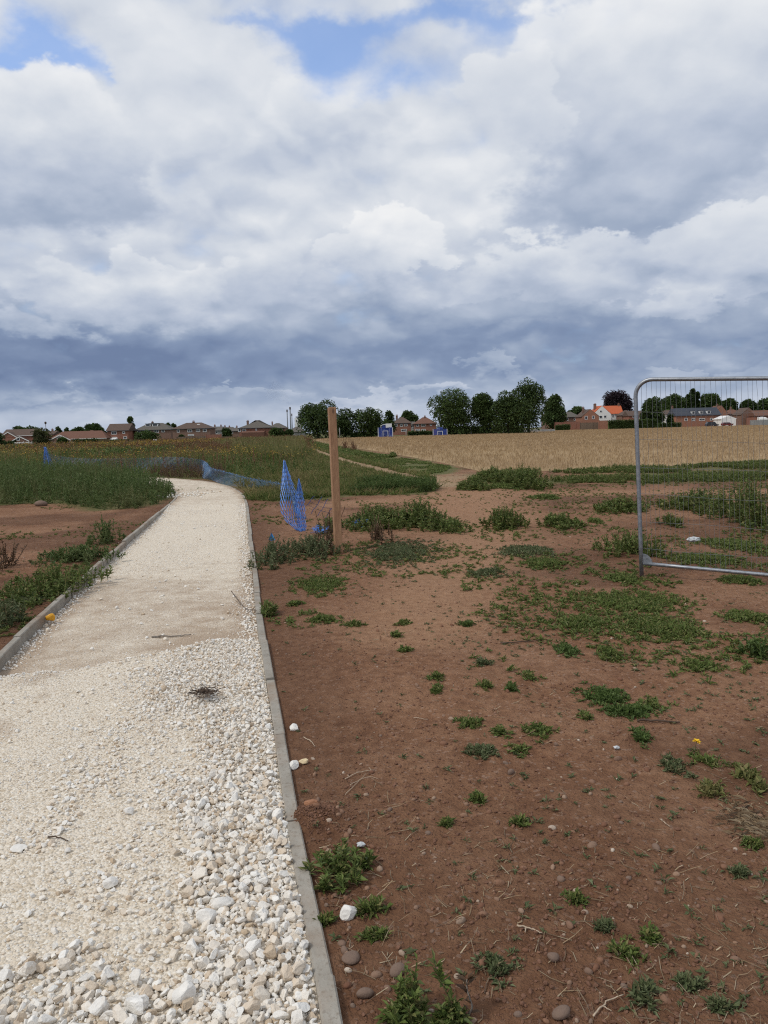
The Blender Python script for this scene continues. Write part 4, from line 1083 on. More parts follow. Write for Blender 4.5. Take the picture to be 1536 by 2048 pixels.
# ------------------------------------------------------------------ blue netting
def netmat(name, c):
    m, nt, b = newmat(name); i = nt.noise(geo_pos(nt), 6, 3, .5)
    nt.set(b.inputs['Base Color'], nt.ramp(i, [(.35, tuple(np.array(c) * .75)), (.7, tuple(np.array(c) * 1.2))])); b.inputs['Roughness'].default_value = .45; return m
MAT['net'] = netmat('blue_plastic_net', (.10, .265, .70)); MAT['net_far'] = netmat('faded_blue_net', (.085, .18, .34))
def net(mb, S, nu, nv, r0):
    """diamond mesh on the surface S(u, v)"""
    A = []; B = []
    U = lambda i, j: (i + .5 * (j % 2)) / nu
    for j in range(nv):
        i = np.arange(nu)
        a = S(np.clip((i + .5 * (j % 2)) / nu, 0, 1), np.full(nu, j / nv))
        for s in (-.5, .5):
            b = S(np.clip((i + .5 * (j % 2) + s) / nu, 0, 1), np.full(nu, (j + 1) / nv)); A.append(a); B.append(b)
    mb.segs(np.concatenate(A), np.concatenate(B), r0)
def curve_px(pts):
    ys_ = np.array([p[1] for p in pts], float); xs_ = np.array([p[0] for p in pts], float)
    return lambda y: np.interp(y, ys_, xs_)
D0 = 12.15
leftc = curve_px([(567, 921), (566, 940), (562, 975), (560, 1000), (561, 1020), (570, 1042), (586, 1055), (598, 1064)])
rightc = curve_px([(570, 921), (576, 940), (592, 980), (600, 1000), (602, 1020), (607, 1040), (610, 1055), (612, 1064)])
def S1(u, v):
    py = 921 + (1063 - 921) * v; px = leftc(py) + (rightc(py) - leftc(py)) * u
    out = np.array([at(a, b, D0 - .10 * sin(3.0 * uu_) * sstep(0, .5, vv) + .06 * sin(9 * uu_ + 2)) for a, b, uu_, vv in zip(px, py, u, v)])
    return out
rightb = curve_px([(598, 957), (603, 975), (609, 1000), (612, 1030), (613, 1050), (614, 1064)]); leftb = curve_px([(597, 957), (594, 980), (590, 1000), (590, 1030), (596, 1050), (600, 1064)])
def S2(u, v):
    py = 957 + (1063 - 957) * v; px = leftb(py) + (rightb(py) - leftb(py)) * u
    return np.array([at(a, b, D0 + .10 + .05 * sin(11 * uu_)) for a, b, uu_ in zip(px, py, u)])
rt = thing('safety_net', 'bright blue net bunched up into two peaks beside the path', 'netting', tuple(g(600, 1062)))
mb = MB(); net(mb, S1, 8, 17, .0048); mb.build('net_sheet', MAT['net'], rt)
mb = MB(); net(mb, S2, 7, 13, .0046); mb.build('net_sheet', MAT['net'], rt)
mb = MB()
MAT['net_dark'] = simple('navy_net_strand', (.018, .035, .12), .9, .1, 5)
for (a_, b_), (c_, d_) in (((611, 1014), (629, 991)), ((622, 1028), (644, 994)), ((635, 1033), (656, 998)), ((650, 1037), (668, 1010))):
    q = np.linspace(0, 1, 6)[:, None]; P = at(a_, b_, 12.5) * (1 - q) + at(c_, d_, 13.3) * q; P[:, 2] += .015 * np.sin(q[:, 0] * 9 + a_); mb.segs(P[:-1], P[1:], .0050)
for k_ in range(3):
    q = np.linspace(0, 1, 8)[:, None]; P = at(613 + 6 * k_, 1008 - 6 * k_, 12.6 + .25 * k_) * (1 - q) + at(664, 1026 - 9 * k_, 12.7 + .25 * k_) * q; P[:, 2] -= .03 * np.sin(pi * q[:, 0]); mb.segs(P[:-1], P[1:], .0025)
mb.build('net_sheet', MAT['net_dark'], rt)
MB().tube(np.array([g(600, 1064) - [0, 0, .1], at(567.5, 919, D0)]), .005, 6).build('pin', MAT['wire'], rt)
def crumple(px, py, rx, ry, label, seed_):
    r = rs(seed_); e = ell(px, py, rx, ry); x, y, _ = ellpts((e[0], e[1] * .6, e[2] * .6), 150, r); P = np.stack([x, y, T(x, y) + r.uniform(.01, .09, len(x))], 1)
    mb = MB(); mb.segs(P, P + dirs(len(x), r, -.3, .5) * r.uniform(.05, .14, (len(x), 1)), .0034)
    tag(mb.build('net_scrap', MAT['net'], loc=tuple(P.mean(0))), label, 'netting', 'scraps of blue net on the ground')
crumple(643, 1068, 14, 8, 'blue net scrap in weeds just left of the timber post', 31)
crumple(722, 1054, 22, 7, 'blue net scrap lying in weeds right of the timber post', 32)
# long sagging net beyond the bend
NB = np.array([[*at(90, 932, 36.0)[:2], .95], [*at(120, 932, 35.5)[:2], .70], [*at(180, 940, 34.5)[:2], .66], [*at(250, 942, 33.5)[:2], .62], [*at(320, 945, 32.0)[:2], .70], [*g(402, 952)[:2], .66], [*g(425, 966)[:2], .45], [*g(470, 974)[:2], .32], [*g(520, 980)[:2], .24], [*g(575, 987)[:2], .22], [*g(600, 1040)[:2], .10]])
sN = np.r_[0, np.cumsum(np.linalg.norm(np.diff(NB[:, :2], axis=0), axis=1))]; sN /= sN[-1]
NF = [np.interp(np.linspace(0, 1, 400), sN, NB[:, k]) for k in range(3)]; NF = [np.convolve(np.pad(q, 10, mode='edge'), np.ones(21) / 21, 'valid') for q in NF]
def S4(u, v):
    t_ = np.clip(u, 0, 1) * 399; x, y, h = (np.interp(t_, np.arange(400), q) for q in NF)
    x = x + .06 * np.sin(u * 38) * v; y = y + .12 * np.sin(u * 31 + 3 * v)
    return np.stack([x, y, h * (1 - v) * (1 + .03 * np.sin(u * 44)) + .03], 1)
rt = thing('net_fence', 'long sagging blue net running from the bend into tall weeds', 'netting', (*NB[5][:2], 0.0))
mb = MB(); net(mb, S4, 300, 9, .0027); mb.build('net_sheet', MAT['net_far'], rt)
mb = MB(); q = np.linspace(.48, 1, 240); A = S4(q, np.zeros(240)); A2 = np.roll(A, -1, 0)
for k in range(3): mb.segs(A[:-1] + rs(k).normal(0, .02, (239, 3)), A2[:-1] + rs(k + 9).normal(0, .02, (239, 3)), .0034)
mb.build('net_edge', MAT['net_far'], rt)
for px, py, h in ((405, 952, .74), (92, 933, 1.0)):
    p = NB[5] if px == 405 else NB[0]
    MB().tube(np.array([[p[0], p[1], -.2], [p[0], p[1], h]]), .014, 8).build('steel_pin', MAT['darkwood'], rt)
# gathered tail of the net at its far end
rt = thing('net_bundle', 'bright blue bunched net end standing above the tall weeds', 'netting', (*NB[0][:2], 0.0))
def S5(u, v):
    p = NB[0]; w_ = .05 + .55 * v; return np.stack([p[0] + .05 + (u - .35) * w_, p[1] + .1 * np.sin(u * 14), 1.12 * (1 - v) + .1 + 0 * u], 1)
mb = MB(); net(mb, S5, 14, 18, .0065); mb.build('net_sheet', MAT['net'], rt)
# blue marker flag by the kerb
p = g(544, 1092); p[2] = 0; rt = thing('marker_flag', 'small blue plastic marker flag on a wire near the kerb', 'flag', tuple(p))
MB().tube(np.array([p - [0, 0, .05], p + [0, 0, .19]]), .0018, 6).build('wire', MAT['wire'], rt)
MAT['flag'] = simple('blue_flag', (.035, .26, .62), .45, .1, 10)
V = [p + np.array(q) for q in ([0, 0, .19], [-.045, -.01, .085], [.0, .02, .07], [.05, -.012, .085])]; V += [v + np.array([0, .004, 0]) for v in V]
mk('flag_sheet', V, [np.array([[0, 1, 2], [0, 2, 3], [4, 6, 5], [4, 7, 6]]), np.array([[0, 4, 5, 1], [0, 3, 7, 4]])], MAT['flag'], rt)
# ------------------------------------------------------------------ masses of weeds, grass and stubble
def polypts(P, n, r, dens=None):
    lo = P.min(0); hi = P.max(0); out = np.zeros((0, 2))
    while len(out) < n:
        q = lo + (hi - lo) * r.rand(n * 3, 2); k = inpoly(q[:, 0], q[:, 1], P)
        if dens is not None: k &= r.rand(len(q)) < dens(q[:, 0], q[:, 1])
        out = np.r_[out, q[k]]
    return out[:n, 0], out[:n, 1]
def infrustum(x, y, m=1.12): return (np.abs(x) < y * .5 * m + .6) & (y > 1)
def notpath(x, y): return ~inpoly(x, y, np.r_[LL, RR[::-1]])

r = rs(1001)
# tall green weeds left of the path
P = REG['tall']; x, y = polypts(P, 5200, r, lambda a, b: infrustum(a, b, 1.25) * (1.0 + 0 * a) * np.clip(24 / b, .2, 1))
d = segdist(x, y, np.r_[P, P[:1]]); k = notpath(x, y); x, y, d = x[k], y[k], d[k]
h = (.30 + .42 * sstep(0, .9, d)) * (.65 + .7 * fbm(x * .8, y * .5, 101)) * r.uniform(.75, 1.12, len(x))
mb = MB(); stems(mb, x, y, h, r, 20, .105, .20, .16, .004, spiky=.45, up=(.35, 1.25))
mat_low(mb, x[::2], y[::2], r, 5, .05, .11, .25)
tag(mb.build('tall_weeds', MAT['weed_tall']), 'mass of tall green weeds left of the footpath', 'weeds', kind='stuff')

# rough grass and weeds beyond the bend, in drifts
P = REG['left_rough']
def dr(a, b): return infrustum(a, b) * np.clip((26 / b) ** 1.25, .03, 1)
x, y = polypts(P, 12000, r, dr); k = notpath(x, y); x, y = x[k], y[k]
h = np.clip(.16 + .30 * sstep(30, 55, y) + .25 * fbm(x * .25, y * .12, 103), .1, .9) * r.uniform(.6, 1.2, len(x)) * sstep(17, 26, y + 6)
mb = MB(); stems(mb, x, y, h, r, 9, .09, .16, .2, .004, spiky=.4, up=(.5, 1.35))
s = np.clip(y / 35, 1, 4)
n = len(x); PP = np.stack([x, y, 0 * x + .02], 1)
for q in range(3):
    D = dirs(n, r, .5, 1.4); L = h * r.uniform(.5, 1.1, n) + .08; leaves(mb, PP + D * .05 * q, D, L, .010 * s + .012, r, .2)
tag(mb.build('rough_grass', MAT['bent_grass']), 'rough mixed grass and weeds beyond the path bend', 'grass', kind='stuff')
# darker green weeds in drifts inside it
zone = lambda a, b: infrustum(a, b) * (fbm(a * .09, b * .05, 107) > .50) * np.clip((30 / b) ** 1.2, .04, 1) * (b > 24)
x, y = polypts(P, 5200, r, zone); k = notpath(x, y); x, y = x[k], y[k]
h = (.35 + .35 * r.rand(len(x))) * (.8 + .004 * y)
mb = MB(); stems(mb, x, y, h, r, 12, .13, .26, .2, .005); stems(mb, x[y > 60], y[y > 60], h[y > 60], r, 6, .4, .35, .2, .006)
tag(mb.build('green_weeds', MAT['weed_dark']), 'dark green weed drifts in the rough ground', 'weeds', kind='stuff')
# ragwort: stems and flower heads
rag = lambda a, b: infrustum(a, b) * np.maximum((fbm(a * .10 + 7, b * .06, 109) > .56) * (b < 150), 0) * np.clip((36 / b) ** 1.0, .05, 1) * (b > 36)
x, y = polypts(P, 1100, r, rag)
h = (.45 + .4 * r.rand(len(x))) * (1 + .003 * y); mb = MB(); fl = MB(); stems(mb, x, y, h, r, 7, .12, .2, .18, .006)
for q in range(5):
    fx = x + r.normal(0, .10 + .001 * y, len(x)); fy = y + r.normal(0, .10, len(x)); fz = h * r.uniform(.8, 1.05, len(x))
    L = .035 + .0009 * y; leaves(fl, np.stack([fx, fy, fz], 1), dirs(len(x), r, -.2, .7), L, L * .9, r)
tag(mb.build('ragwort_stems', MAT['weed']), 'green stems of the flowering ragwort', 'weeds', kind='stuff')
tag(fl.build('ragwort_flowers', MAT['ragwort']), 'yellow ragwort flower heads over the rough field', 'flowers', kind='stuff')
# brown docks: a band at the far side and drifts nearer
dk = lambda a, b: infrustum(a, b) * np.maximum((b > 95) * .10 * (a < .02 * b), (fbm(a * .14 + 3, b * .09, 113) > .56) * (b > 30) * np.clip((34 / b) ** 1.2, .03, 1))
x, y = polypts(P, 5200, r, dk); k = notpath(x, y); x, y = x[k], y[k]
h = (.5 + .45 * r.rand(len(x))) * (1 + .002 * y); mb = MB(); stems(mb, x, y, h, r, 14, .06, .5, .14, .006, lo=.4, spiky=.2)
k = y > 70; stems(mb, x[k], y[k], h[k], r, 8, .28, .4, .2, .01, lo=.3)
tag(mb.build('brown_docks', MAT['dock']), 'brown dock seed heads across the rough field', 'weeds', kind='stuff')
# tall grasses on the mound before the tree
P2 = gp([(490, 915), (530, 924), (590, 926), (606, 912), (610, 895), (604, 884), (560, 885), (480, 888), (430, 893)])
x, y = polypts(P2, 3600, r, lambda a, b: np.clip((45 / b) ** 1.5, .04, 1))
h = (.75 + .55 * r.rand(len(x))) * (.8 + .0035 * y); mb = MB(); B = np.stack([x, y, 0 * x], 1)
for q in range(6):
    D = dirs(len(x), r, 1.1, 1.55); leaves(mb, B + r.normal(0, .08, (len(x), 3)) * [1, 1, 0], D, h * r.uniform(.6, 1.05, len(x)), .012 + .0006 * y, r, .12)
tag(mb.build('tall_grass', MAT['bent_grass']), 'tall seeding grasses on the mound left of the post', 'grass', kind='stuff')
# dead rank grass along the kerb of the bend
P2 = gp([(300, 951), (340, 945), (440, 948), (460, 964), (400, 958), (300, 955)])
x, y = polypts(P2, 900, r); k = notpath(x, y); x, y = x[k], y[k]; h = .25 + .3 * r.rand(len(x)); mb = MB(); stems(mb, x, y, h, r, 16, .06, .25, .2, .004)
tag(mb.build('dead_weeds', MAT['weed_dry']), 'brown dying weeds along the outer kerb of the bend', 'weeds', kind='stuff')

# grass bank right of the net and green verge along the field
P = REG['bank']; x, y = polypts(P, 9000, r, lambda a, b: infrustum(a, b) * np.clip((17 / b) ** 1.3, .05, 1) * ((fbm(a * .8, b * .6, 39) + .012 * (b - 18)) > .44)); k = notpath(x, y) & (segdist(x, y, WORN) > .35); x, y = x[k], y[k]; n = len(x)
mb = MB(); hh = .06 + .14 * fbm(x * .5, y * .4, 121)
for q in range(6):
    D = dirs(n, r, .4, 1.45); L = (hh + .03) * r.uniform(.6, 1.3, n); leaves(mb, np.stack([x + r.normal(0, .05, n), y + r.normal(0, .05, n), T(x, y)], 1), D, L, .008 + .0006 * y, r, .2)
mat_low(mb, x[::2], y[::2], r, 5, .05, .10, .3)
k = r.rand(n) < .35; m2 = MB(); hk = hh[k] + .08
for q in range(5): leaves(m2, np.stack([x[k] + r.normal(0, .06, k.sum()), y[k] + r.normal(0, .06, k.sum()), T(x[k], y[k])], 1), dirs(k.sum(), r, .6, 1.5), hk * r.uniform(.6, 1.5, k.sum()), .006 + .0005 * y[k], r, .15)
tag(m2.build('bank_dry_grass', MAT['bent_grass']), 'yellowing grass blades through the green bank', 'grass', kind='stuff')
tag(mb.build('bank_grass', MAT['weed']), 'green grass bank between the net and the field track', 'grass', kind='stuff')
P2 = gp([(690, 990), (720, 975), (800, 968), (870, 972), (874, 992), (800, 994), (735, 992)])
x, y = polypts(P2, 1000, r, lambda a, b: (fbm(a * .9, b * .7, 141) > .47) * 1.0); h = (.18 + .22 * fbm(x, y, 123)) * r.uniform(.7, 1.25, len(x)); mb = MB(); stems(mb, x, y, h, r, 16, .085, .24, .18, .004)
tag(mb.build('bank_weeds', MAT['weed_dark']), 'upright green weeds behind the timber post', 'weeds', kind='stuff')
P = REG['verge']; x, y = polypts(P, 6000, r, lambda a, b: infrustum(a, b) * np.clip((24 / b) ** 1.2, .05, 1) * (fbm(a * .8, b * .5, 125) > .42)); k = segdist(x, y, WORN) > .6; x, y = x[k], y[k]
mb = MB(); mat_low(mb, x, y, r, 8, .05, .12, .3, (.1, 1.1)); k = y > 45; mat_low(mb, x[k], y[k], r, 6, .12, .3, .3, (.2, 1.1))
tag(mb.build('verge_weeds', MAT['weed']), 'low yellow green weeds along the stubble edge', 'weeds', kind='stuff')
P = REG['strip']; x, y = polypts(P, 4200, r, lambda a, b: infrustum(a, b) * (fbm(a * .55, b * .55, 127) > .52)); d = segdist(x, y, np.r_[P, P[:1]])
h = (.05 + .20 * fbm(x * .6, y * .6, 129)) * sstep(-.2, .7, d) * r.uniform(.7, 1.2, len(x)); mb = MB(); stems(mb, x, y, h, r, 14, .085, .27, .2, .004); mat_low(mb, x, y, r, 4, .05, .1, .3)
tag(mb.build('field_strip_weeds', MAT['weed']), 'leafy green weed strip in front of the stubble', 'weeds', kind='stuff')

# stubble
r = rs(1101)
x, y = polypts(FIELD, 46000, r, lambda a, b: infrustum(a, b, 1.05) * np.clip((30 / b) ** 1.1, .04, 1))
x = x + r.normal(0, .012, len(x)) * y; y = y + r.normal(0, .022, len(x)) * y
mb = MB(); n = len(x); h = .14 + .10 * r.rand(n) * (.5 + fbm(x * .2, y * .1, 131)); wd_ = .005 + .00035 * y
for q in range(4):
    D = norm(np.stack([r.normal(0, .22, n), r.normal(0, .22, n), np.ones(n)], 1))
    leaves(mb, np.stack([x + r.normal(0, .09, n), y + r.normal(0, .09, n), np.full(n, .0)], 1), D, h * 1.15 * r.uniform(.6, 1.2, n), wd_, r, 0, 0)
tag(mb.build('stubble', MAT['straw']), 'standing cut straw over the field', 'stubble', kind='stuff')
# a few stray plants on the field edge
for px, py, hp, lab in ((690, 899, 22, 'dark dock standing at the left edge of the stubble beside the post'), (708, 902, 24, 'dark dock in the stubble a step right of the post'), (785, 912, 8, 'small weed spot on the left edge of the stubble')):
    clump(px, py, 3.2 if hp > 10 else 7, 2.0, hp, lab, 'dock' if hp > 10 else 'weed', .02 if hp > 10 else 1.0, .5, name='field_weed', group='stray weeds in the stubble')

# pale plants in the rough field
for px, py, w_, lab in ((224, 908, 5, 'small pale grey green bush in the rough field, left one'), (267, 906, 8, 'larger pale grey bush in the rough field, right one')):
    c = at(px, py + 6, 75); r = rs(int(px)); n = 260; v = norm(r.normal(size=(n, 3))) * np.array([w_, w_, w_ * .8]) * 75 / F * r.uniform(.6, 1, (n, 1))
    c[2] = .0; mb = MB(); z0 = at(px, py, 75)[2]; leaves(mb, v + [c[0], c[1], z0], dirs(n, r, -.5, 1), np.full(n, .2), np.full(n, .12), r)
    MAT.setdefault('pale', leafmat('pale_leaf', [(.22, .25, .22), (.30, .33, .30)], .1)); mb.segs(np.array([[c[0], c[1], 0]]), np.array([[c[0], c[1], z0]]), .05)
    tag(mb.build('pale_bush', MAT['pale'], loc=(c[0], c[1], 0)), lab, 'bush', 'pale bushes in the rough field')

# ------------------------------------------------------------------ trees
MAT['bark'] = simple('dark_bark', (.075, .058, .043), .95, .35, 4, bump=.03)
def crownmat(name, cols): return leafmat(name, cols + [tuple(np.array(cols[-1]) * 1.9)], .25, .7, patch=tuple(np.array(cols[1]) * 2.0), pscale=.45)
MAT['tr_green'] = crownmat('oak_leaves', [(.034, .058, .016), (.054, .084, .024), (.078, .112, .034), (.044, .068, .020)])
MAT['tr_dark'] = crownmat('dark_leaves', [(.028, .050, .016), (.044, .070, .022), (.062, .092, .029)])
MAT['tr_purple'] = crownmat('copper_beech_leaves', [(.018, .013, .018), (.030, .020, .026), (.042, .028, .032)])
MAT['tr_olive'] = crownmat('olive_leaves', [(.048, .055, .020), (.066, .072, .026), (.036, .044, .018)])
def tree(px0, px1, ytop, ybase, dist, label, cat='tree', mat='tr_green', name='broadleaf_tree', seed_=0, group='trees at the far edge of the field', trunk=.03, squash=1.0, n=None, pointy=0.0, gaps=.0, under=None):
    r = rs(2000 + seed_); mid = (px0 + px1) / 2
    b = at(mid, ybase, dist); zt = at(mid, ytop, dist)[2]; zb = 0.0
    w_ = abs(at(px1, ybase, dist)[0] - at(px0, ybase, dist)[0]); Hh = zt - zb
    t = thing(name, label, cat, (b[0], dist, zb), group)
    cz0 = zb + Hh * trunk; rz = (zt - cz0) / 2; cz = cz0 + rz; rx = w_ / 2
    nc = int(np.clip(20 + w_ * 3.2, 26, 80)); n = int(np.clip(w_ * Hh * 100, 1800, 11000))
    zs_ = 1 - 2 * r.rand(nc) ** .9; th_ = r.uniform(0, 2 * pi, nc); rr_ = np.sqrt(np.maximum(1 - np.abs(zs_) ** np.where(zs_ < 0, 5.0, 2.1), .02)) * r.rand(nc) ** .4
    v = np.stack([rr_ * np.cos(th_), rr_ * np.sin(th_), zs_ * 1.05], 1) * .80
    cc = v * np.array([rx, rx * .85, rz])
    lob = .66 + .62 * vn(th_ * 1.1 + seed_ * 3.7, zs_ * 1.7 + seed_, 7); cc *= np.stack([lob, lob, .80 + .34 * vn(th_ * 1.3, zs_ * 0 + seed_, 9)], 1)
    zz_ = (cc[:, 2] / rz + 1) / 2
    if pointy: cc[:, :2] *= (1 - pointy * np.clip(zz_ - .1, 0, 1))[:, None]
    cr = (.15 + .34 * r.rand(nc) ** 1.5) * min(rx, rz) * (1 - .45 * pointy * np.clip(zz_, 0, 1)) + .12 * rx * (1 - pointy)
    wk = cr ** 2 / (cr ** 2).sum(); k = r.choice(nc, n, p=wk)
    u = norm(r.normal(size=(n, 3))); u[:, 2] = np.where(r.rand(n) < .5, np.abs(u[:, 2]), u[:, 2])
    P = cc[k] + u * (cr[k] * r.uniform(.72, 1.08, n))[:, None]
    P[:, 2] *= 1.0
    P += [b[0], dist, cz]; P[:, 2] = np.maximum(P[:, 2], zb + .15)
    mb = MB(); D = norm(u + r.normal(0, .7, (n, 3))); L = np.clip(.0028 * dist, .35, 1.2) * r.uniform(.55, 1.2, n)
    leaves(mb, P, D, L, L * r.uniform(.5, .85, n), r, .15)
    mb.build('crown', MAT[mat], t)
    mb = MB(); tr = max(.09 * rx * .6, .12) if pointy < .6 else max(.05 * rx, .12)
    mb.tube(np.array([[b[0], dist, -.2], [b[0] + .05 * rx, dist, cz0 * .6 + zb], [b[0] + .03 * rx, dist, cz0 + .4 * rz], [b[0], dist, cz + .4 * rz]]), [tr * 1.3, tr, tr * .75, tr * .25], 8)
    for q in r.choice(nc, min(7, nc), replace=False):
        s0 = np.array([b[0] + .03 * rx, dist, cz0 + r.uniform(.05, .4) * rz]); e0 = cc[q] + [b[0], dist, cz]
        mb.tube(np.array([s0, (s0 + e0) / 2 + [0, 0, .1 * rz], e0]), [tr * .5, tr * .3, tr * .1], 6)
    mb.build('trunk', MAT['bark'], t, smooth=True)
    return t
GTm = 'trees round the playing field'; GTh = 'trees behind the houses'
tree(592, 676, 808, 876, 195, 'large round dark tree directly left of the timber post top', mat='tr_dark', seed_=1, group=GTm, trunk=.04)
tree(662, 718, 826, 872, 205, 'dark tree right beside the timber post, with a pole before it', mat='tr_dark', seed_=2, group=GTm, trunk=.04)
tree(710, 772, 818, 872, 205, 'neat round tree just left of the blue goal frame', mat='tr_green', seed_=3, group=GTm, trunk=.04)
tree(767, 791, 820, 862, 225, 'narrow ragged tree between round tree and far house', mat='tr_dark', seed_=4, group=GTm, pointy=.35, trunk=.1)
tree(802, 833, 826, 856, 330, 'flat topped tree behind the roof of the solar house', mat='tr_dark', seed_=5, group=GTh, trunk=.4)
tree(857, 950, 785, 868, 205, 'wide loose tree with thin top, first of the big clump', mat='tr_green', seed_=6, group=GTm, trunk=.03, n=6000)
tree(936, 1002, 785, 866, 205, 'pointed tree, second from left in the big clump', mat='tr_green', seed_=7, group=GTm, trunk=.03, pointy=.4, n=5000)
tree(982, 1048, 792, 865, 200, 'middle height tree, third in the big clump', mat='tr_dark', seed_=8, group=GTm, trunk=.03, pointy=.3, n=5000)
tree(1014, 1098, 770, 866, 198, 'tallest dark tree at the right end of the big clump', mat='tr_dark', seed_=9, group=GTm, trunk=.03, pointy=.25, n=7500)
tree(1086, 1130, 794, 850, 300, 'dark tree standing behind brown roofs right of the big clump', mat='tr_dark', seed_=10, group=GTh, trunk=.1)
tree(1203, 1266, 788, 840, 380, 'purple black copper beech behind the white house', mat='tr_purple', seed_=11, group=GTh, trunk=.2, n=5000)
tree(1136, 1170, 816, 842, 380, 'low tree between hipped roofs and brick gable', mat='tr_dark', seed_=12, group=GTh, trunk=.2)
tree(1283, 1328, 801, 850, 290, 'dark tree seen through the mesh left of the brick barn house', mat='tr_dark', seed_=13, group=GTh, trunk=.05)
tree(1322, 1376, 796, 838, 400, 'broad tree behind the barn house left end', mat='tr_green', seed_=14, group=GTh, trunk=.3)
tree(1379, 1390, 774, 830, 400, 'taller poplar of the close pair seen through the mesh', mat='tr_dark', name='poplar', seed_=15, group=GTh, trunk=.1, pointy=.3, n=1400)
tree(1389, 1399, 776, 830, 402, 'right poplar of the close pair seen through the mesh', mat='tr_dark', name='poplar', seed_=16, group=GTh, trunk=.1, pointy=.3, n=1400)
tree(1370, 1386, 790, 832, 398, 'dark bushy tree at the foot of the poplar pair', mat='tr_dark', seed_=17, group=GTh, trunk=.2)
tree(1396, 1444, 791, 834, 400, 'domed tree behind the slate roof right of the poplars', mat='tr_green', seed_=18, group=GTh, trunk=.3)
tree(1438, 1474, 802, 838, 395, 'lower tree right of the slate roofed barn house', mat='tr_green', seed_=19, group=GTh, trunk=.2)
tree(1481, 1512, 803, 835, 395, 'tree behind brown roofs near the right edge', mat='tr_dark', seed_=20, group=GTh, trunk=.3)
tree(1516, 1560, 800, 838, 390, 'tree cut by the right edge of the photo', mat='tr_dark', seed_=21, group=GTh, trunk=.2)
tree(256, 269, 833, 868, 330, 'slim poplar between brick house and dormer house', mat='tr_green', name='poplar', seed_=22, group=GTh, trunk=.06, pointy=.3, n=1200)
tree(170, 198, 850, 878, 330, 'dark tree behind the left bungalow roofs', mat='tr_dark', seed_=23, group=GTh, trunk=.1)
tree(112, 124, 854, 878, 340, 'small dark treetop behind bungalows, left one of a pair', mat='tr_dark', seed_=24, group=GTh); tree(130, 141, 855, 878, 340, 'small dark treetop behind bungalows, right one of a pair', mat='tr_dark', seed_=25, group=GTh)
tree(332, 342, 846, 872, 340, 'narrow dark tree right of the dormer house, left one', mat='tr_dark', seed_=26, group=GTh, pointy=.3); tree(342, 354, 846, 872, 345, 'dark tree right of the dormer house, right one', mat='tr_dark', seed_=27, group=GTh)
tree(20, 60, 857, 880, 360, 'low dark treetop over the first bungalow', mat='tr_dark', seed_=28, group=GTh); tree(48, 90, 857, 880, 365, 'wide dark treetop by the lamp post', mat='tr_dark', seed_=29, group=GTh)
tree(140, 172, 858, 880, 365, 'faint treetop over the second bungalow', mat='tr_dark', seed_=30, group=GTh); tree(196, 214, 857, 880, 360, 'treetop left of the tall brick house', mat='tr_dark', seed_=31, group=GTh)
GSh = 'garden shrubs along the far gardens'
tree(65, 104, 859, 889, 150, 'big round olive bush in front of the bungalows', 'bush', 'tr_olive', 'bush', 32, GSh, .02)
tree(117, 132, 877, 889, 160, 'small bush right of the big olive one', 'bush', 'tr_green', 'bush', 33, GSh, .02)
tree(-20, 6, 864, 890, 160, 'dark bush cut by the left edge', 'bush', 'tr_dark', 'bush', 34, GSh, .02)
tree(268, 320, 864, 886, 200, 'wide dark green shrub before the dormer house', 'bush', 'tr_green', 'bush', 35, GSh, .02)
tree(540, 566, 857, 876, 240, 'green shrub in front of the big hipped house', 'bush', 'tr_green', 'bush', 36, GSh, .02)
tree(568, 584, 860, 875, 240, 'dark shrub right of the big hipped house', 'bush', 'tr_dark', 'bush', 37, GSh, .02)
tree(446, 462, 858, 876, 260, 'dark shrub between the pale gables and the big hipped house', 'bush', 'tr_dark', 'bush', 38, GSh, .02)
tree(1335, 1346, 828, 848, 290, 'green shrub before the white walled house', 'bush', 'tr_green', 'bush', 39, GSh, .02)
tree(360, 368, 871, 886, 210, 'small shrub at the fence before the second hipped house', 'bush', 'tr_dark', 'bush', 40, GSh, .02)

def hedge(px0, px1, ytop, ybase, dist, label, mat='tr_dark', seed_=0, thick=1.6):
    r = rs(3000 + seed_); a = at(px0, ybase, dist); b = at(px1, ybase, dist); h = at((px0 + px1) / 2, ytop, dist)[2]
    n = int(np.clip((b[0] - a[0]) * h * 60, 500, 5000)); mb = MB()
    P = np.stack([r.uniform(a[0], b[0], n), dist + r.uniform(-.5, .5, n) * thick, h * r.rand(n) ** .7 * (1 + .10 * (vn(r.uniform(a[0], b[0], n) * .8, np.zeros(n), seed_) - .5))], 1)
    f = r.rand(n) < .6; P[f, 1] = dist - thick / 2 + r.normal(0, .08, f.sum())
    L = np.full(n, .0016 * dist + .1) * r.uniform(.6, 1.2, n); leaves(mb, P, dirs(n, r, -.4, 1.2), L, L * .7, r)
    mb.box(((a[0] + b[0]) / 2, dist, h * .44 - .1), (b[0] - a[0] - .3, thick * .7, h * .88 + .2))
    return tag(mb.build('hedge', MAT[mat], loc=((a[0] + b[0]) / 2, dist, 0)), label, 'hedge', 'clipped hedges along the gardens')
hedge(-10, 28, 882, 890, 165, 'dark hedge at the left edge under the bungalow', seed_=1); hedge(147, 200, 878, 888, 190, 'long dark hedge before the second bungalow', seed_=2)
hedge(196, 262, 880, 888, 195, 'hedge at the foot of the tall brick house', seed_=3); hedge(815, 868, 862, 872, 215, 'green hedge between the two blue goal frames', 'tr_green', 4)
hedge(700, 752, 866, 874, 215, 'low dark hedge under the neat round tree', seed_=5); hedge(1216, 1315, 840, 853, 280, 'long clipped hedge under the white house', 'tr_green', 6); hedge(1316, 1362, 846, 853, 285, 'low hedge left of the brick barn house', seed_=7)
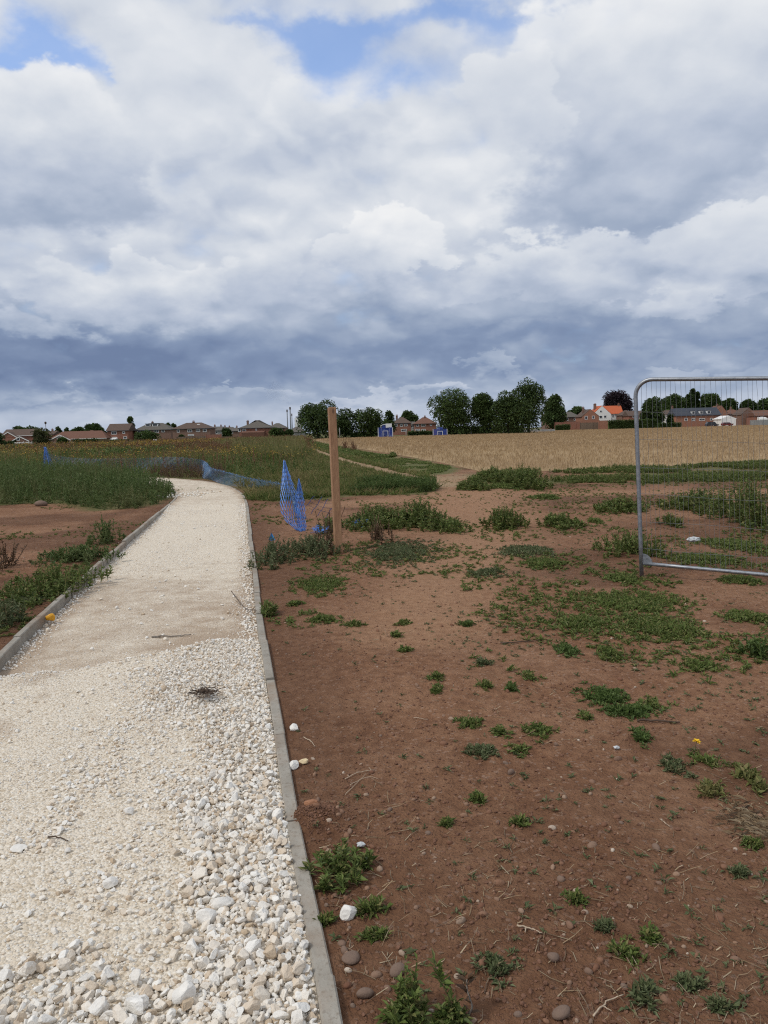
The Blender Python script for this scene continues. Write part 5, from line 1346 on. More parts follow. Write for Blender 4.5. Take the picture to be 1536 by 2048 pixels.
hedge(880, 1045, 851, 866, 216, 'dark undergrowth hedge beneath the big tree clump', seed_=9, thick=2.5)
hedge(1110, 1140, 850, 858, 290, 'short hedge in front of the hipped brown roofs', seed_=8)
# ------------------------------------------------------------------ houses
def brick(name, c, mort=(.34, .30, .26)):
    m, nt, b = newmat(name); p = nt.n.new('ShaderNodeTexCoord').outputs['Object']
    n = nt.noise(p, .5, 5, .6); n2 = nt.noise(p, 9, 4, .6); c = np.array(c)
    col = nt.ramp(n2, [(.3, tuple(c * .7)), (.7, tuple(c * 1.25))])
    col = nt.mix(nt.ramp(n, [(.4, 0.0), (.7, .35)]), col, tuple(c * .75))
    bt = nt.node('ShaderNodeTexBrick', {'Vector': nt.node('ShaderNodeMapping', {'Vector': p, 'Rotation': (pi / 2, 0, 0)}).outputs[0], 'Scale': 4.4, 'Mortar Size': .014})
    col = nt.mix(nt.math('MULTIPLY', bt.outputs['Fac'], .6), col, mort)
    nt.set(b.inputs['Base Color'], col); b.inputs['Roughness'].default_value = .9; b.inputs['Specular IOR Level'].default_value = .2; return m
def tiles(name, c, course=.33):
    m, nt, b = newmat(name); p = nt.n.new('ShaderNodeTexCoord').outputs['Object']; c = np.array(c)
    wv = nt.node('ShaderNodeTexWave', {'Vector': p, 'Scale': .3 / course * 1.05, 'Distortion': .3}, wave_type='BANDS', bands_direction='Z', wave_profile='SAW')
    n = nt.noise(p, .7, 6, .7); n2 = nt.noise(p, 7, 4, .6)
    col = nt.ramp(n2, [(.3, tuple(c * .78)), (.7, tuple(c * 1.22))]); col = nt.mix(nt.ramp(n, [(.42, 0.0), (.7, .5)]), col, tuple(c * np.array([.8, .9, .85])))
    nt.set(b.inputs['Base Color'], col); b.inputs['Roughness'].default_value = .85; b.inputs['Specular IOR Level'].default_value = .25
    nt.set(b.inputs['Normal'], nt.bump(nt.math('ADD', wv.outputs['Fac'], n2), .04)); return m
MAT['brick'] = brick('red_brick', (.25, .105, .070)); MAT['brick2'] = brick('brown_brick', (.20, .115, .085)); MAT['brick3'] = brick('old_orange_brick', (.30, .135, .085))
MAT['tile_brown'] = tiles('brown_tile', (.115, .078, .062)); MAT['tile_red'] = tiles('weathered_red_tile', (.165, .082, .058)); MAT['tile_grey'] = tiles('grey_brown_tile', (.125, .110, .095))
MAT['tile_orange'] = tiles('new_orange_tile', (.50, .125, .055)); MAT['slate'] = tiles('blue_slate', (.055, .062, .080))
MAT['white'] = simple('white_render', (.74, .74, .72), .85, .05, 3); MAT['frame'] = simple('white_window_frame', (.78, .78, .77), .5, .04, 3)
MAT['glass'] = simple('dark_window_glass', (.035, .042, .05), .15, .3, .8, spec=.5); MAT['fascia'] = simple('white_fascia', (.72, .71, .69), .6, .06, 2)
MAT['solar'] = simple('solar_panel', (.05, .055, .07), .3, .2, 2); MAT['fencewood'] = simple('weathered_fence_board', (.17, .125, .092), .9, .3, 3); MAT['greywall'] = simple('grey_render', (.30, .30, .29), .9, .15, 2)
MAT['chim'] = MAT['brick2']
def roofmesh(kind, x0, x1, y0, y1, ze, zr, over=.35, hipf=None, th=.16):
    """closed roof solid on eaves ze, ridge zr"""
    X0, X1, Y0, Y1 = x0 - over, x1 + over, y0 - over, y1 + over; ym = (Y0 + Y1) / 2; xm = (X0 + X1) / 2
    if kind == 'hip':
        hp = hipf if hipf is not None else min((Y1 - Y0) / 2 * .9, (X1 - X0) * .42); R = [(X0 + hp, ym, zr), (X1 - hp, ym, zr)]
    elif kind == 'gx': R = [(X0, ym, zr), (X1, ym, zr)]
    elif kind == 'gy': R = [(xm, Y0, zr), (xm, Y1, zr)]
    lo = [(X0, Y0, ze), (X1, Y0, ze), (X1, Y1, ze), (X0, Y1, ze)]; bt = [(a, b, ze - th) for a, b, _ in lo]
    V = np.array(lo + R + bt, float)
    if kind == 'gy': T_ = [[0, 1, 4], [2, 3, 5]]; Q_ = [[1, 2, 5, 4], [3, 0, 4, 5]]
    else: T_ = [[1, 2, 5], [3, 0, 4]]; Q_ = [[0, 1, 5, 4], [2, 3, 4, 5]]
    Q_ += [[6, 7, 1, 0], [7, 8, 2, 1], [8, 9, 3, 2], [9, 6, 0, 3], [9, 8, 7, 6]]
    return V, T_, Q_
def house(px0, px1, yr, ye, dist, label, roof='hip', wall='brick', tile='tile_brown', wins=(), chims=(), depth=8.0, name='house', gables=(), dormers=(), extras=(), hipf=None, fascia=False, group='houses beyond the fields', gable_wall=None, cat='house', doors=(), rooflights=()):
    m_ = (px0 + px1) / 2; x0 = at(px0, ye, dist)[0]; x1 = at(px1, ye, dist)[0]; ze = at(m_, ye, dist)[2]; zr = at(m_, yr, dist)[2]
    y0, y1 = dist, dist + depth
    if roof == 'gy': pass
    t = thing(name, label, cat, ((x0 + x1) / 2, (y0 + y1) / 2, 0), group)
    mb = MB(); mb.box(((x0 + x1) / 2, (y0 + y1) / 2, ze / 2 - .35), (x1 - x0, y1 - y0, ze + .5))
    ym = (y0 + y1) / 2; zk = ze + (zr - ze) * .985
    if roof == 'gx':
        for X in (x0, x1): s = .12 if X == x0 else -.12; mb.add([[X, y0, ze - .1], [X, y1, ze - .1], [X, ym, zk - .12], [X + s, y0, ze - .1], [X + s, y1, ze - .1], [X + s, ym, zk - .12]], [[0, 1, 2], [3, 5, 4]], [[0, 2, 5, 3], [1, 4, 5, 2]])
    if roof == 'gy':
        xm = (x0 + x1) / 2; mb.add([[x0, y0, ze - .1], [x1, y0, ze - .1], [xm, y0, zk - .12], [x0, y0 + .12, ze - .1], [x1, y0 + .12, ze - .1], [xm, y0 + .12, zk - .12]], [[0, 1, 2], [3, 5, 4]], [[0, 2, 5, 3], [1, 4, 5, 2]])
    mb.build('wall', MAT[wall], t)
    V, T_, Q_ = roofmesh(roof, x0, x1, y0, y1, ze, zr, hipf=hipf, over=.35 if roof != 'gy' else .3)
    if roof == 'gy': V[[0, 1, 4, 6, 7], 1] = y0 + .125
    rf = MB().add(V, T_, Q_).build('roof', MAT[tile], t)
    if roof == 'gy' and fascia:
        xm = (x0 + x1) / 2; yv = y0 - .30
        A = np.array([[x0 - .35, yv, ze - .12], [xm, yv, zr + .02], [x1 + .35, yv, ze - .12]]); B = A - [0, 0, .34]
        V = np.r_[A, B, A + [0, .06, 0], B + [0, .06, 0]]; MB().add(V, None, [[0, 3, 4, 1], [1, 4, 5, 2], [6, 7, 10, 9], [7, 8, 11, 10], [0, 1, 7, 6], [1, 2, 8, 7], [3, 9, 10, 4], [4, 10, 11, 5]]).build('fascia', MAT['fascia'], t)
    elif roof != 'gy':
        MB().box(((x0 + x1) / 2, y0 - .37, ze - .12), (x1 - x0 + .7, .05, .16)).build('gutter', MAT['fascia' if fascia else 'glass'], t)
    for gx0, gx1, gyr, gye, gw in gables:                       # cross gable towards the field
        a = at(gx0, gye, dist)[0]; b = at(gx1, gye, dist)[0]; z0 = at(m_, gye, dist)[2]; z1 = at(m_, gyr, dist)[2]; xm = (a + b) / 2; yf = y0 - 1.6
        q = MB(); q.box((xm, yf + 1.2, z0 / 2 - .3), (b - a, 2.4, z0 + .5)); q.add([[a, yf, z0 - .1], [b, yf, z0 - .1], [xm, yf, z1 - .12], [a, yf + .12, z0 - .1], [b, yf + .12, z0 - .1], [xm, yf + .12, z1 - .12]], [[0, 1, 2], [3, 5, 4]], [[0, 2, 5, 3], [1, 4, 5, 2]])
        q.build('gable_wall', MAT[gw], t)
        V = np.array([[a - .3, yf - .2, z0], [b + .3, yf - .2, z0], [b + .3, ym, z0], [a - .3, ym, z0], [xm, yf - .2, z1], [xm, ym, z1]]); V = np.r_[V, V - [0, 0, .14]]
        MB().add(V, None, [[1, 2, 5, 4], [3, 0, 4, 5], [7, 10, 11, 8], [9, 11, 10, 6], [0, 6, 10, 4], [4, 10, 7, 1]]).build('gable_roof', MAT[tile], t)
        if fascia:
            A = np.array([[a - .35, yf - .24, z0 - .02], [xm, yf - .24, z1 + .04], [b + .35, yf - .24, z0 - .02]]); B = A - [0, 0, .30]; V = np.r_[A, B, A + [0, .035, 0], B + [0, .035, 0]]
            MB().add(V, None, [[0, 3, 4, 1], [1, 4, 5, 2], [6, 7, 10, 9], [7, 8, 11, 10], [0, 1, 7, 6], [1, 2, 8, 7], [3, 9, 10, 4], [4, 10, 11, 5]]).build('fascia', MAT['fascia'], t)
    for wx0, wx1, wy0, wy1 in wins:
        a = at(wx0, wy1, dist); b = at(wx1, wy0, dist); yf = y0
        for G_ in gables:
            if G_[0] < wx0 and wx1 < G_[1]: yf = y0 - 1.6
        w_, h_ = b[0] - a[0], b[2] - a[2]; c = ((a[0] + b[0]) / 2, yf - .02, (a[2] + b[2]) / 2)
        f_ = MB(); bw = .13
        for sx in (-1, 1): f_.box((c[0] + sx * (w_ - bw) / 2, c[1], c[2]), (bw, .12, h_))
        for sz in (-1, 1): f_.box((c[0], c[1], c[2] + sz * (h_ - bw) / 2), (w_ - 2 * bw, .12, bw))
        if w_ > 1.3: f_.box((c[0], c[1], c[2]), (.08, .10, h_ - 2 * bw))
        fo_ = f_.build('window', MAT['frame'], t)
        MB().box((c[0], yf - .015, c[2]), (w_ - 2 * bw, .05, h_ - 2 * bw)).build('pane', MAT['glass'], fo_)
    for dx0, dx1, dy0, dy1 in doors:
        a = at(dx0, dy1, dist); b = at(dx1, dy0, dist); MB().box(((a[0] + b[0]) / 2, y0 - .03, (a[2] + b[2]) / 2), (b[0] - a[0], .08, b[2] - a[2])).build('door', MAT['frame'], t)
    for cx, ct, cw in chims:
        X = at(cx, ct, dist)[0]; zt = at(cx, ct, dist)[2]; wv_ = cw * dist / F
        q = MB(); zb = min(ze, zr - 1.0); q.box((X, ym, (zb + zt - .3) / 2), (wv_, .7, zt - .3 - zb)); q.box((X, ym, zt - .22), (wv_ + .14, .84, .16)); co_ = q.build('chimney', MAT['chim'], t)
        q = MB()
        for k in (-.25, .25): q.tube(np.array([[X + k * wv_, ym, zt - .14], [X + k * wv_, ym, zt + .25]]), .11, 8)
        q.build('chimney_pot', MAT['brick3'], co_)
    for dx0, dx1, dy0, dy1, dm in dormers:
        a = at(dx0, dy1, dist); b = at(dx1, dy0, dist); fr = (a[2] - ze) / max(zr - ze, .1); yf = y0 + (depth / 2) * max(fr, 0) - .05; w_, h_ = b[0] - a[0], b[2] - a[2]
        dob = MB().box(((a[0] + b[0]) / 2, yf + 1.5, (a[2] + b[2]) / 2), (w_, 3.0, h_)).build('dormer', MAT[dm], t)
        MB().box(((a[0] + b[0]) / 2, yf + 1.5, b[2] + .09), (w_ + .3, 3.3, .18)).build('dormer_roof', MAT['slate'], dob)
        MB().box(((a[0] + b[0]) / 2, yf - .02, (a[2] + b[2]) / 2 + .05), (w_ * .72, .08, h_ * .6)).build('pane', MAT['glass'], dob)
    for dx0, dx1, dy0, dy1, lm in rooflights:
        a = at(dx0, dy1, dist); b = at(dx1, dy0, dist); k = lambda z: y0 + (depth / 2) * (z - ze) / (zr - ze) - .12
        V = np.array([[a[0], k(a[2]), a[2]], [b[0], k(a[2]), a[2]], [b[0], k(b[2]), b[2]], [a[0], k(b[2]), b[2]]]); V = np.r_[V, V + [0, .10, -.06]]
        MB().add(V, None, [[0, 1, 2, 3], [7, 6, 5, 4], [0, 4, 5, 1], [1, 5, 6, 2], [2, 6, 7, 3], [3, 7, 4, 0]]).build('rooflight', MAT[lm], t)
    for ex0, ex1, ey0, ey1, em, nm in extras:                   # low lean-to or porch
        a = at(ex0, ey1, dist); b = at(ex1, ey0, dist); z0 = max(b[2], .3)
        V = np.array([[a[0], y0 - 2.2, z0 * .82], [b[0], y0 - 2.2, z0 * .82], [b[0], y0 - .004, z0], [a[0], y0 - .004, z0], [a[0], y0 - 2.2, 0], [b[0], y0 - 2.2, 0], [b[0], y0 - .004, 0], [a[0], y0 - .004, 0]])
        MB().add(V, None, [[0, 1, 2, 3], [0, 4, 5, 1], [1, 5, 6, 2], [3, 7, 4, 0], [2, 6, 7, 3]]).build(nm, MAT[em], t)
    return t
# left
house(4, 70, 858, 871, 260, 'low bungalow with two white edged gables at the left edge', 'gx', 'brick', 'tile_brown', [(38, 44, 875, 881)], gables=[(5, 37, 863.5, 874, 'brick'), (28, 61, 873, 882, 'brick2')], fascia=True, name='bungalow')
house(100, 212, 862, 877, 255, 'wide bungalow with one white edged gable and brown roof', 'hip', 'brick2', 'tile_red', [(118, 126, 873, 878)], gables=[(104, 144, 868.5, 879, 'brick2')], fascia=True, name='bungalow', hipf=3.0)
house(163, 190, 860.5, 872, 290, 'hipped brown roof rising behind the wide bungalow', 'hip', 'brick', 'tile_red')
house(214, 256, 847, 861, 260, 'tall plain brick house with dark gable roof', 'gx', 'brick', 'tile_brown', [(223, 233, 862.5, 869), (245, 250, 862.5, 867.5), (216, 225, 874, 879), (226, 234, 874, 879), (247, 254, 873, 878)], extras=[(213, 236, 875.5, 885, 'frame', 'conservatory')])
house(254, 270, 859, 866, 275, 'small low brick house right of the tall plain one', 'gx', 'brick2', 'tile_brown', [(256, 260, 868, 873)])
house(270, 341, 846, 859.5, 265, 'semi detached hipped house with two white dormers', 'hip', 'brick2', 'tile_grey', [(275, 281, 860, 866), (288, 298, 860, 864), (308, 317.5, 859, 865.5), (323, 329, 859.5, 864.5), (283, 290, 868, 874)], [(298, 843, 3.4)], dormers=[(287.5, 297, 848, 853, 'frame'), (301, 312, 847, 853, 'frame')])
house(70, 106, 862, 869, 300, 'plain brown roof between the two gabled bungalows', 'gx', 'brick', 'tile_brown', [(80, 84, 871, 875)], [(96, 858, 3)], name='bungalow')
house(455, 482, 855, 862, 320, 'low far house left of the big hipped brick house', 'hip', 'brick2', 'tile_grey', [(462, 466, 864, 868)], [(470, 852, 2.4)])
house(345, 420, 845, 857, 250, 'hipped semi with solar panels on a brown roof', 'hip', 'brick2', 'tile_brown', [(354, 359, 859, 865), (375, 384, 858.5, 864.5), (392, 400, 858, 864), (406, 413, 858, 864), (376, 388, 868.5, 872)], [(381, 842, 4)], rooflights=[(366, 380, 850, 855, 'solar'), (390, 396, 848, 850, 'frame')])
house(417, 441, 853, 861, 290, 'small house with pale gable walls between hipped houses', 'gx', 'greywall', 'tile_grey', [(421, 427, 862, 867), (431, 436, 862, 867)], [(425, 850, 2.5)])
house(436, 462, 854, 864, 330, 'far grey roof with a row of chimneys', 'gx', 'brick2', 'tile_grey', [(444, 450, 866, 870)], [(438, 850, 2.2), (446, 851, 2.2), (455, 852, 2.2)])
house(478, 545, 840, 855.5, 250, 'big brick house with steep hipped grey roof', 'hip', 'brick', 'tile_grey', [(476.5, 481, 857, 864), (511, 514, 857, 861), (500, 516, 869, 874), (484, 492, 858, 863)], [(491, 841, 4)], extras=[(486, 530, 861, 876, 'tile_red', 'lean_to')], hipf=6.5)
house(535, 570, 846, 856, 262, 'lower hipped wing house right of the big brick house', 'hip', 'brick', 'tile_grey', [(549, 554, 858, 863), (562, 566, 858, 863)], [(541, 844, 2.2)])
house(576, 608, 853, 864, 285, 'grey roofed house half behind the large round tree', 'hip', 'greywall', 'tile_grey', [(584, 590, 866, 870)])
# centre
house(786, 822, 834, 846, 262, 'brick house with solar roof right of the blue goal', 'hip', 'brick', 'tile_brown', [(800, 806, 848, 853), (808.5, 815, 848, 852.5), (789, 795, 848, 853), (802, 814, 858, 863)], [(794, 830, 4)], rooflights=[(792, 800, 837, 843, 'solar')])
house(819, 829, 843, 849, 275, 'grey link house between two brick houses', 'gx', 'greywall', 'tile_grey', [(821.5, 826, 851, 856)])
house(829, 872, 834, 847, 258, 'red brick hipped house left of the big tree clump', 'hip', 'brick', 'tile_red', [(832, 838, 848, 853), (842, 850.5, 848, 853), (860, 864, 847, 852), (831, 840, 858, 862), (843, 851, 858, 862)], [(851, 832, 3.2)])
# right
house(1090, 1113, 827, 837, 340, 'small brown roofed house just right of the big tree clump', 'gx', 'brick2', 'tile_brown', [(1099, 1103, 838, 842)])
house(1103, 1134, 826, 836.5, 310, 'low hipped bungalow left part with brown roof', 'hip', 'brick', 'tile_grey', [(1119, 1123, 838, 842)])
house(1126, 1160, 823, 834, 316, 'hipped brown brick house with one white window', 'hip', 'brick2', 'tile_grey', [(1147.5, 1151, 836, 841), (1133, 1137, 836, 841)])
house(1164, 1198, 818, 833, 300, 'red brick gable end with two white windows', 'gy', 'brick3', 'tile_brown', [(1169.5, 1175, 832, 839), (1184, 1189, 831.5, 838)], [(1173, 813.5, 4)], depth=10)
house(1186, 1222, 811, 828, 335, 'white gable half of the house with orange roof', 'gy', 'white', 'tile_orange', [(1199.5, 1204, 820.5, 825), (1198.5, 1204.5, 831, 837), (1207.5, 1213, 830.5, 836)], [(1195.5, 806.5, 5)], depth=9)
house(1211, 1245, 811, 827.5, 339, 'white long half of the house with orange roof', 'gx', 'white', 'tile_orange', [(1224, 1228, 830, 835), (1237, 1241, 830, 835)], [(1242, 806.5, 3)], depth=7)
house(1244, 1270, 820, 830, 330, 'round roofed brown outbuilding beside the white house', 'hip', 'brick2', 'tile_brown', [(1247, 1251, 831, 835), (1258, 1262, 831, 835)])
house(1258, 1297, 821, 831, 322, 'long brown brick house just left of the fence post', 'gx', 'brick', 'tile_brown', [(1278, 1284, 832.5, 837), (1265, 1269, 832, 836)])
house(1322, 1354, 820, 828, 320, 'white walled cottage with dark roof through the mesh', 'gx', 'white', 'tile_brown', [(1344, 1348, 830, 834)], [(1325, 816, 4)])
house(1352, 1441, 815, 830.5, 300, 'long brick barn house with slate roof and three dormers', 'gx', 'brick3', 'slate', [(1369, 1375, 836, 842), (1383, 1390, 836, 842), (1398, 1410, 836.5, 841.5), (1420, 1425, 836, 841)], [(1353.5, 812, 3)], dormers=[(1384.5, 1390.5, 822, 829.5, 'frame'), (1400.5, 1407, 821.5, 829, 'frame'), (1415, 1422, 821, 828.5, 'frame')], rooflights=[(1367, 1370, 823.5, 827.5, 'frame'), (1427, 1430, 822.5, 826, 'frame'), (1422, 1426, 831.2, 833.5, 'frame')][:2], depth=9)
house(1432, 1455, 811, 826, 312, 'tall old brick gable behind the barn house', 'gy', 'brick3', 'tile_red', [], [(1443, 808, 3.5)])
house(1443, 1472, 831, 837.5, 290, 'white garage with a shallow gable roof', 'gy', 'white', 'fascia', [], doors=[(1456, 1468, 838.5, 847)], name='garage', cat='garage', fascia=False, depth=7)
house(1455, 1487, 818, 828, 330, 'brown roofed brick house behind the white garage', 'hip', 'brick', 'tile_red', [(1463, 1468, 829, 833)], [(1470, 814, 3)])
house(1483, 1513, 815, 829, 320, 'brick gable house right of the white garage', 'gy', 'brick2', 'tile_brown', [(1494, 1499, 829, 834)], [])
house(1512, 1552, 820, 831, 310, 'red roofed house with white porch at the right edge', 'gx', 'brick', 'tile_red', [(1520, 1526, 833, 837)], extras=[(1514, 1530, 834, 842, 'white', 'porch')])
house(1560, 1640, 818, 830, 320, 'wide brown roofed house beyond the right edge', 'hip', 'brick', 'tile_brown', [(1575, 1582, 832, 837), (1600, 1608, 832, 837)])
house(-90, -10, 857, 872, 265, 'brown roofed bungalow beyond the left edge', 'hip', 'brick', 'tile_brown', [(-40, -32, 875, 880)], name='bungalow')

# garden fences and walls ------------------------------------------------
def wallrun(px0, px1, ytop, dist, label, mat, name, cat, posts=True, boards=True):
    a = at(px0, ytop, dist); b = at(px1, ytop, dist); h = (a[2] + b[2]) / 2
    t = thing(name, label, cat, ((a[0] + b[0]) / 2, dist, 0), 'garden boundaries')
    n = max(int((b[0] - a[0]) / (.2 if boards else 40)), 1); mb = MB(); r = rs(int(px0) + 5000)
    xs_ = np.linspace(a[0], b[0], n + 1)
    for i in range(n): mb.box(((xs_[i] + xs_[i + 1]) / 2, dist + (.012 if i % 2 else 0), h / 2 + r.normal(0, .012) * boards), (xs_[i + 1] - xs_[i] - (.012 if boards else 0), .05 if boards else .22, h))
    mb.build('boards' if boards else 'brickwork', MAT[mat], t)
    if posts:
        for X in np.arange(a[0], b[0] + .1, 2.4 if boards else 4.0): MB().box((X, dist - .09 if boards else dist, h / 2 + .06), (.11, .10, h + .12) if boards else (.34, .34, h + .12)).build('fence_post' if boards else 'pier', MAT[mat], t)
wallrun(353, 412, 873, 205, 'weathered board fence before the solar panel house', 'fencewood', 'garden_fence', 'fence')
wallrun(412, 442, 869, 208, 'low red brick garden wall right of the board fence', 'brick', 'garden_wall', 'wall', boards=False)
wallrun(442, 486, 873, 210, 'grey board fence before far roofs', 'fencewood', 'garden_fence', 'fence')
wallrun(28, 66, 884, 190, 'pale picket fence under the first bungalow', 'fascia', 'garden_fence', 'fence'); wallrun(104, 148, 884, 200, 'pale fence under the gable of the wide bungalow', 'greywall', 'garden_fence', 'fence')
wallrun(1110, 1162, 844, 296, 'red brick garden wall under the hipped brown houses', 'brick', 'garden_wall', 'wall', boards=False); wallrun(1160, 1200, 845, 290, 'dark board fence under the brick gable end', 'fencewood', 'garden_fence', 'fence'); wallrun(1198, 1217, 841, 288, 'low brick wall at the left end of the long hedge', 'brick3', 'garden_wall', 'wall', boards=False)
wallrun(1500, 1545, 840, 288, 'pale garden fence at the right edge', 'greywall', 'garden_fence', 'fence'); wallrun(1040, 1110, 859, 240, 'low pale fence under the tallest dark tree', 'greywall', 'garden_fence', 'fence')
wallrun(905, 1010, 862, 235, 'pale railing fence behind the play area', 'greywall', 'garden_fence', 'fence')

# street lamp, bollards, stacks, works building -----------------------------
def pole(px, y0, dist, rad, label, name, cat, mat='darkwood', head=True):
    z = at(px, y0, dist)[2]; X = at(px, y0, dist)[0]; t = thing(name, label, cat, (X, dist, 0))
    MB().tube(np.array([[X, dist, -.2], [X, dist, z - .3]]), [rad, rad * .7], 8).build('pole', MAT[mat], t, smooth=True)
    if head: MB().tube(np.array([[X, dist, z - .45], [X, dist, z - .2], [X, dist, z + .35], [X, dist, z + .5]]), [rad * .8, rad * 3.0, rad * 3.2, rad], 10).build('lamp_head', MAT[mat], t, smooth=True)
pole(91, 846, 280, .12, 'slim dark street lamp above the bungalow roofs', 'street_lamp', 'lamp'); pole(679, 853, 190, .09, 'thin grey pole in front of the tree beside the timber post', 'field_pole', 'pole', 'greywall', False); pole(812, 858, 200, .12, 'short pale post between the two goal frames', 'field_post', 'post', 'greywall', False)
for px, lab in ((307.5, 'left of two small white bollards before the dormer house'), (312, 'right of two small white bollards before the dormer house')):
    z = at(px, 878.5, 190); MB_ = MB().tube(np.array([[z[0], 190, -.1], [z[0], 190, z[2] - .05], [z[0], 190, z[2]]]), [.14, .14, .08], 10)
    tag(MB_.build('bollard', MAT['fascia'], loc=(z[0], 190, 0), smooth=True), lab, 'bollard', 'white bollards')
MAT['stackmat'] = simple('grey_stack_steel', (.24, .26, .29), .6, .15, .05)
for px, yt, wpx, lab in ((574, 820, 2.0, 'left of three far chimney stacks'), (580, 815, 2.4, 'tallest of three far chimney stacks'), (583.5, 828, 1.6, 'shortest of three far chimney stacks')):
    p = at(px, yt, 1200); rr_ = wpx * 1200 / F / 2; t = thing('chimney_stack', lab, 'chimney', (p[0], 1200, 0), 'far industrial chimney stacks')
    MB().tube(np.array([[p[0], 1200, 0], [p[0], 1200, p[2]]]), [rr_ * 1.15, rr_], 12).build('shaft', MAT['stackmat'], t, smooth=True); MB().tube(np.array([[p[0], 1200, p[2] - 3], [p[0], 1200, p[2] + .6]]), rr_ * 1.35, 12).build('cap_ring', MAT['darkwood'], t)
a = at(589, 836, 1150); b = at(601, 836, 1150); t = thing('works_building', 'far white industrial tower block beside the chimney stacks', 'building', ((a[0] + b[0]) / 2, 1150, 0))
MB().box(((a[0] + b[0]) / 2, 1160, a[2] / 2), (b[0] - a[0], 20, a[2])).build('tower', MAT['white'], t)
q = MB(); q.box((a[0] + 3, 1160, a[2] + 1.2), (4, 8, 2.4)); q.box((b[0] - 2.5, 1160, a[2] + 3), (3.4, 5, 6)); q.tube(np.array([[b[0] - 1, 1158, a[2]], [b[0] - 1, 1158, a[2] + 9]]), .5, 8); q.build('roof_plant', MAT['stackmat'], t)
q = MB(); q.box((a[0] + 3.0, 1149.9, a[2] * .82), (1.2, .3, 3)); q.box((a[0] + 6.2, 1149.9, a[2] * .82), (1.2, .3, 3)); q.build('window', MAT['glass'], t)

# blue goal frames (ball court ends) -------------------------------------
MAT['goalblue'] = simple('blue_steel', (.035, .065, .30), .5, .15, 3); MAT['goalwhite'] = simple('white_steel', (.62, .64, .66), .5, .1, 3)
def goal(px0, px1, yt, dist, label, hoop):
    a = at(px0, yt, dist); b = at(px1, yt, dist); h = a[2]; w_ = b[0] - a[0]; c = (a[0] + b[0]) / 2; t = thing('ball_court_goal', label, 'goal', (c, dist, 0), 'blue ball court goals')
    m_ = MB(); hs = h * .80
    for x in np.linspace(a[0], b[0], 17):
        inner = abs(x - c) < w_ * .24
        m_.box((x, dist + (.9 if inner else 0), (h if inner else hs) / 2), (.17, .06, (h if inner else hs)))
    m_.build('bars', MAT['goalblue'], t); m_ = MB()
    for z in (.1, hs * .5, hs - .06):
        for s in (-1, 1): m_.box((c + s * w_ * .37, dist - .06, z), (w_ * .26, .05, .10))
        m_.box((c, dist + .84, z), (w_ * .48, .05, .10))
    m_.build('rails', MAT['goalblue'], t); m_ = MB()
    gw, gh = w_ * .17, hs * .62
    for s in (-1, 1): m_.box((c + s * gw, dist - .05, gh / 2), (.12, .12, gh)); m_.box((c + s * w_ * .5, dist - .02, hs / 2), (.14, .14, hs))
    m_.box((c, dist - .05, gh + .06), (gw * 2 + .12, .12, .12)); m_.build('goal_frame', MAT['goalwhite'], t)
    if hoop:
        m_ = MB(); arc_ = np.array([[c - w_ * .30 + w_ * .6 * k, dist + .8, h - .1 + .25 * sin(pi * k)] for k in np.linspace(0, 1, 9)]); m_.tube(arc_, .07, 8)
        m_.box((c - w_ * .30, dist + .8, h / 2), (.13, .13, h)); m_.box((c + w_ * .30, dist + .8, h / 2), (.13, .13, h)); m_.build('arch', MAT['goalwhite'], t)
        m_ = MB(); m_.box((c + w_ * .24, dist + .1, h - .15), (1.5, .08, 1.0)); th_ = np.linspace(0, 2 * pi, 13); m_.tube(np.stack([c + w_ * .24 + .23 * np.cos(th_), dist - .2 + .23 * np.sin(th_), 0 * th_ + h - .5], 1), .02, 6, cap=False); m_.build('backboard', MAT['goalwhite'], t)
goal(756, 785, 850.5, 192, 'tall blue goal with white arch and basketball board', True)
goal(866, 894, 855, 200, 'low wide blue goal in front of the big tree clump', False)
# play equipment
c = at(976, 866, 205); t = thing('climbing_frame', 'blue play tower with slide under the trees', 'play equipment', (c[0], 205, 0)); k_ = 205 / F
q = MB()
for sx in (-.8, .8):
    for sy in (0, 1.6): q.box((c[0] + sx, 205 + sy, 1.3), (.12, .12, 2.6))
q.box((c[0], 205.8, 1.1), (1.7, 1.7, .1)); q.build('tower_frame', MAT['palewood'], t)
MB().add([[c[0] - .95, 204.9, 1.75], [c[0] + .95, 204.9, 1.75], [c[0] + .95, 206.7, 1.75], [c[0] - .95, 206.7, 1.75], [c[0], 205.8, 2.5], [c[0] - .95, 204.9, 1.2], [c[0] + .95, 204.9, 1.2]], [[0, 1, 4], [1, 2, 4], [2, 3, 4], [3, 0, 4]], [[0, 5, 6, 1]]).build('panel_roof', MAT['goalblue'], t)
q = MB(); q.add([[c[0] + .8, 205.5, 1.15], [c[0] + .8, 206.1, 1.15], [c[0] + 2.6, 206.1, .2], [c[0] + 2.6, 205.5, .2], [c[0] + .8, 205.5, 1.25], [c[0] + .8, 206.1, 1.25], [c[0] + 2.6, 206.1, .3], [c[0] + 2.6, 205.5, .3]], None, [[0, 3, 2, 1], [4, 5, 6, 7], [0, 4, 7, 3], [1, 2, 6, 5], [2, 3, 7, 6]]); q.build('slide', MAT['goalwhite'], t)
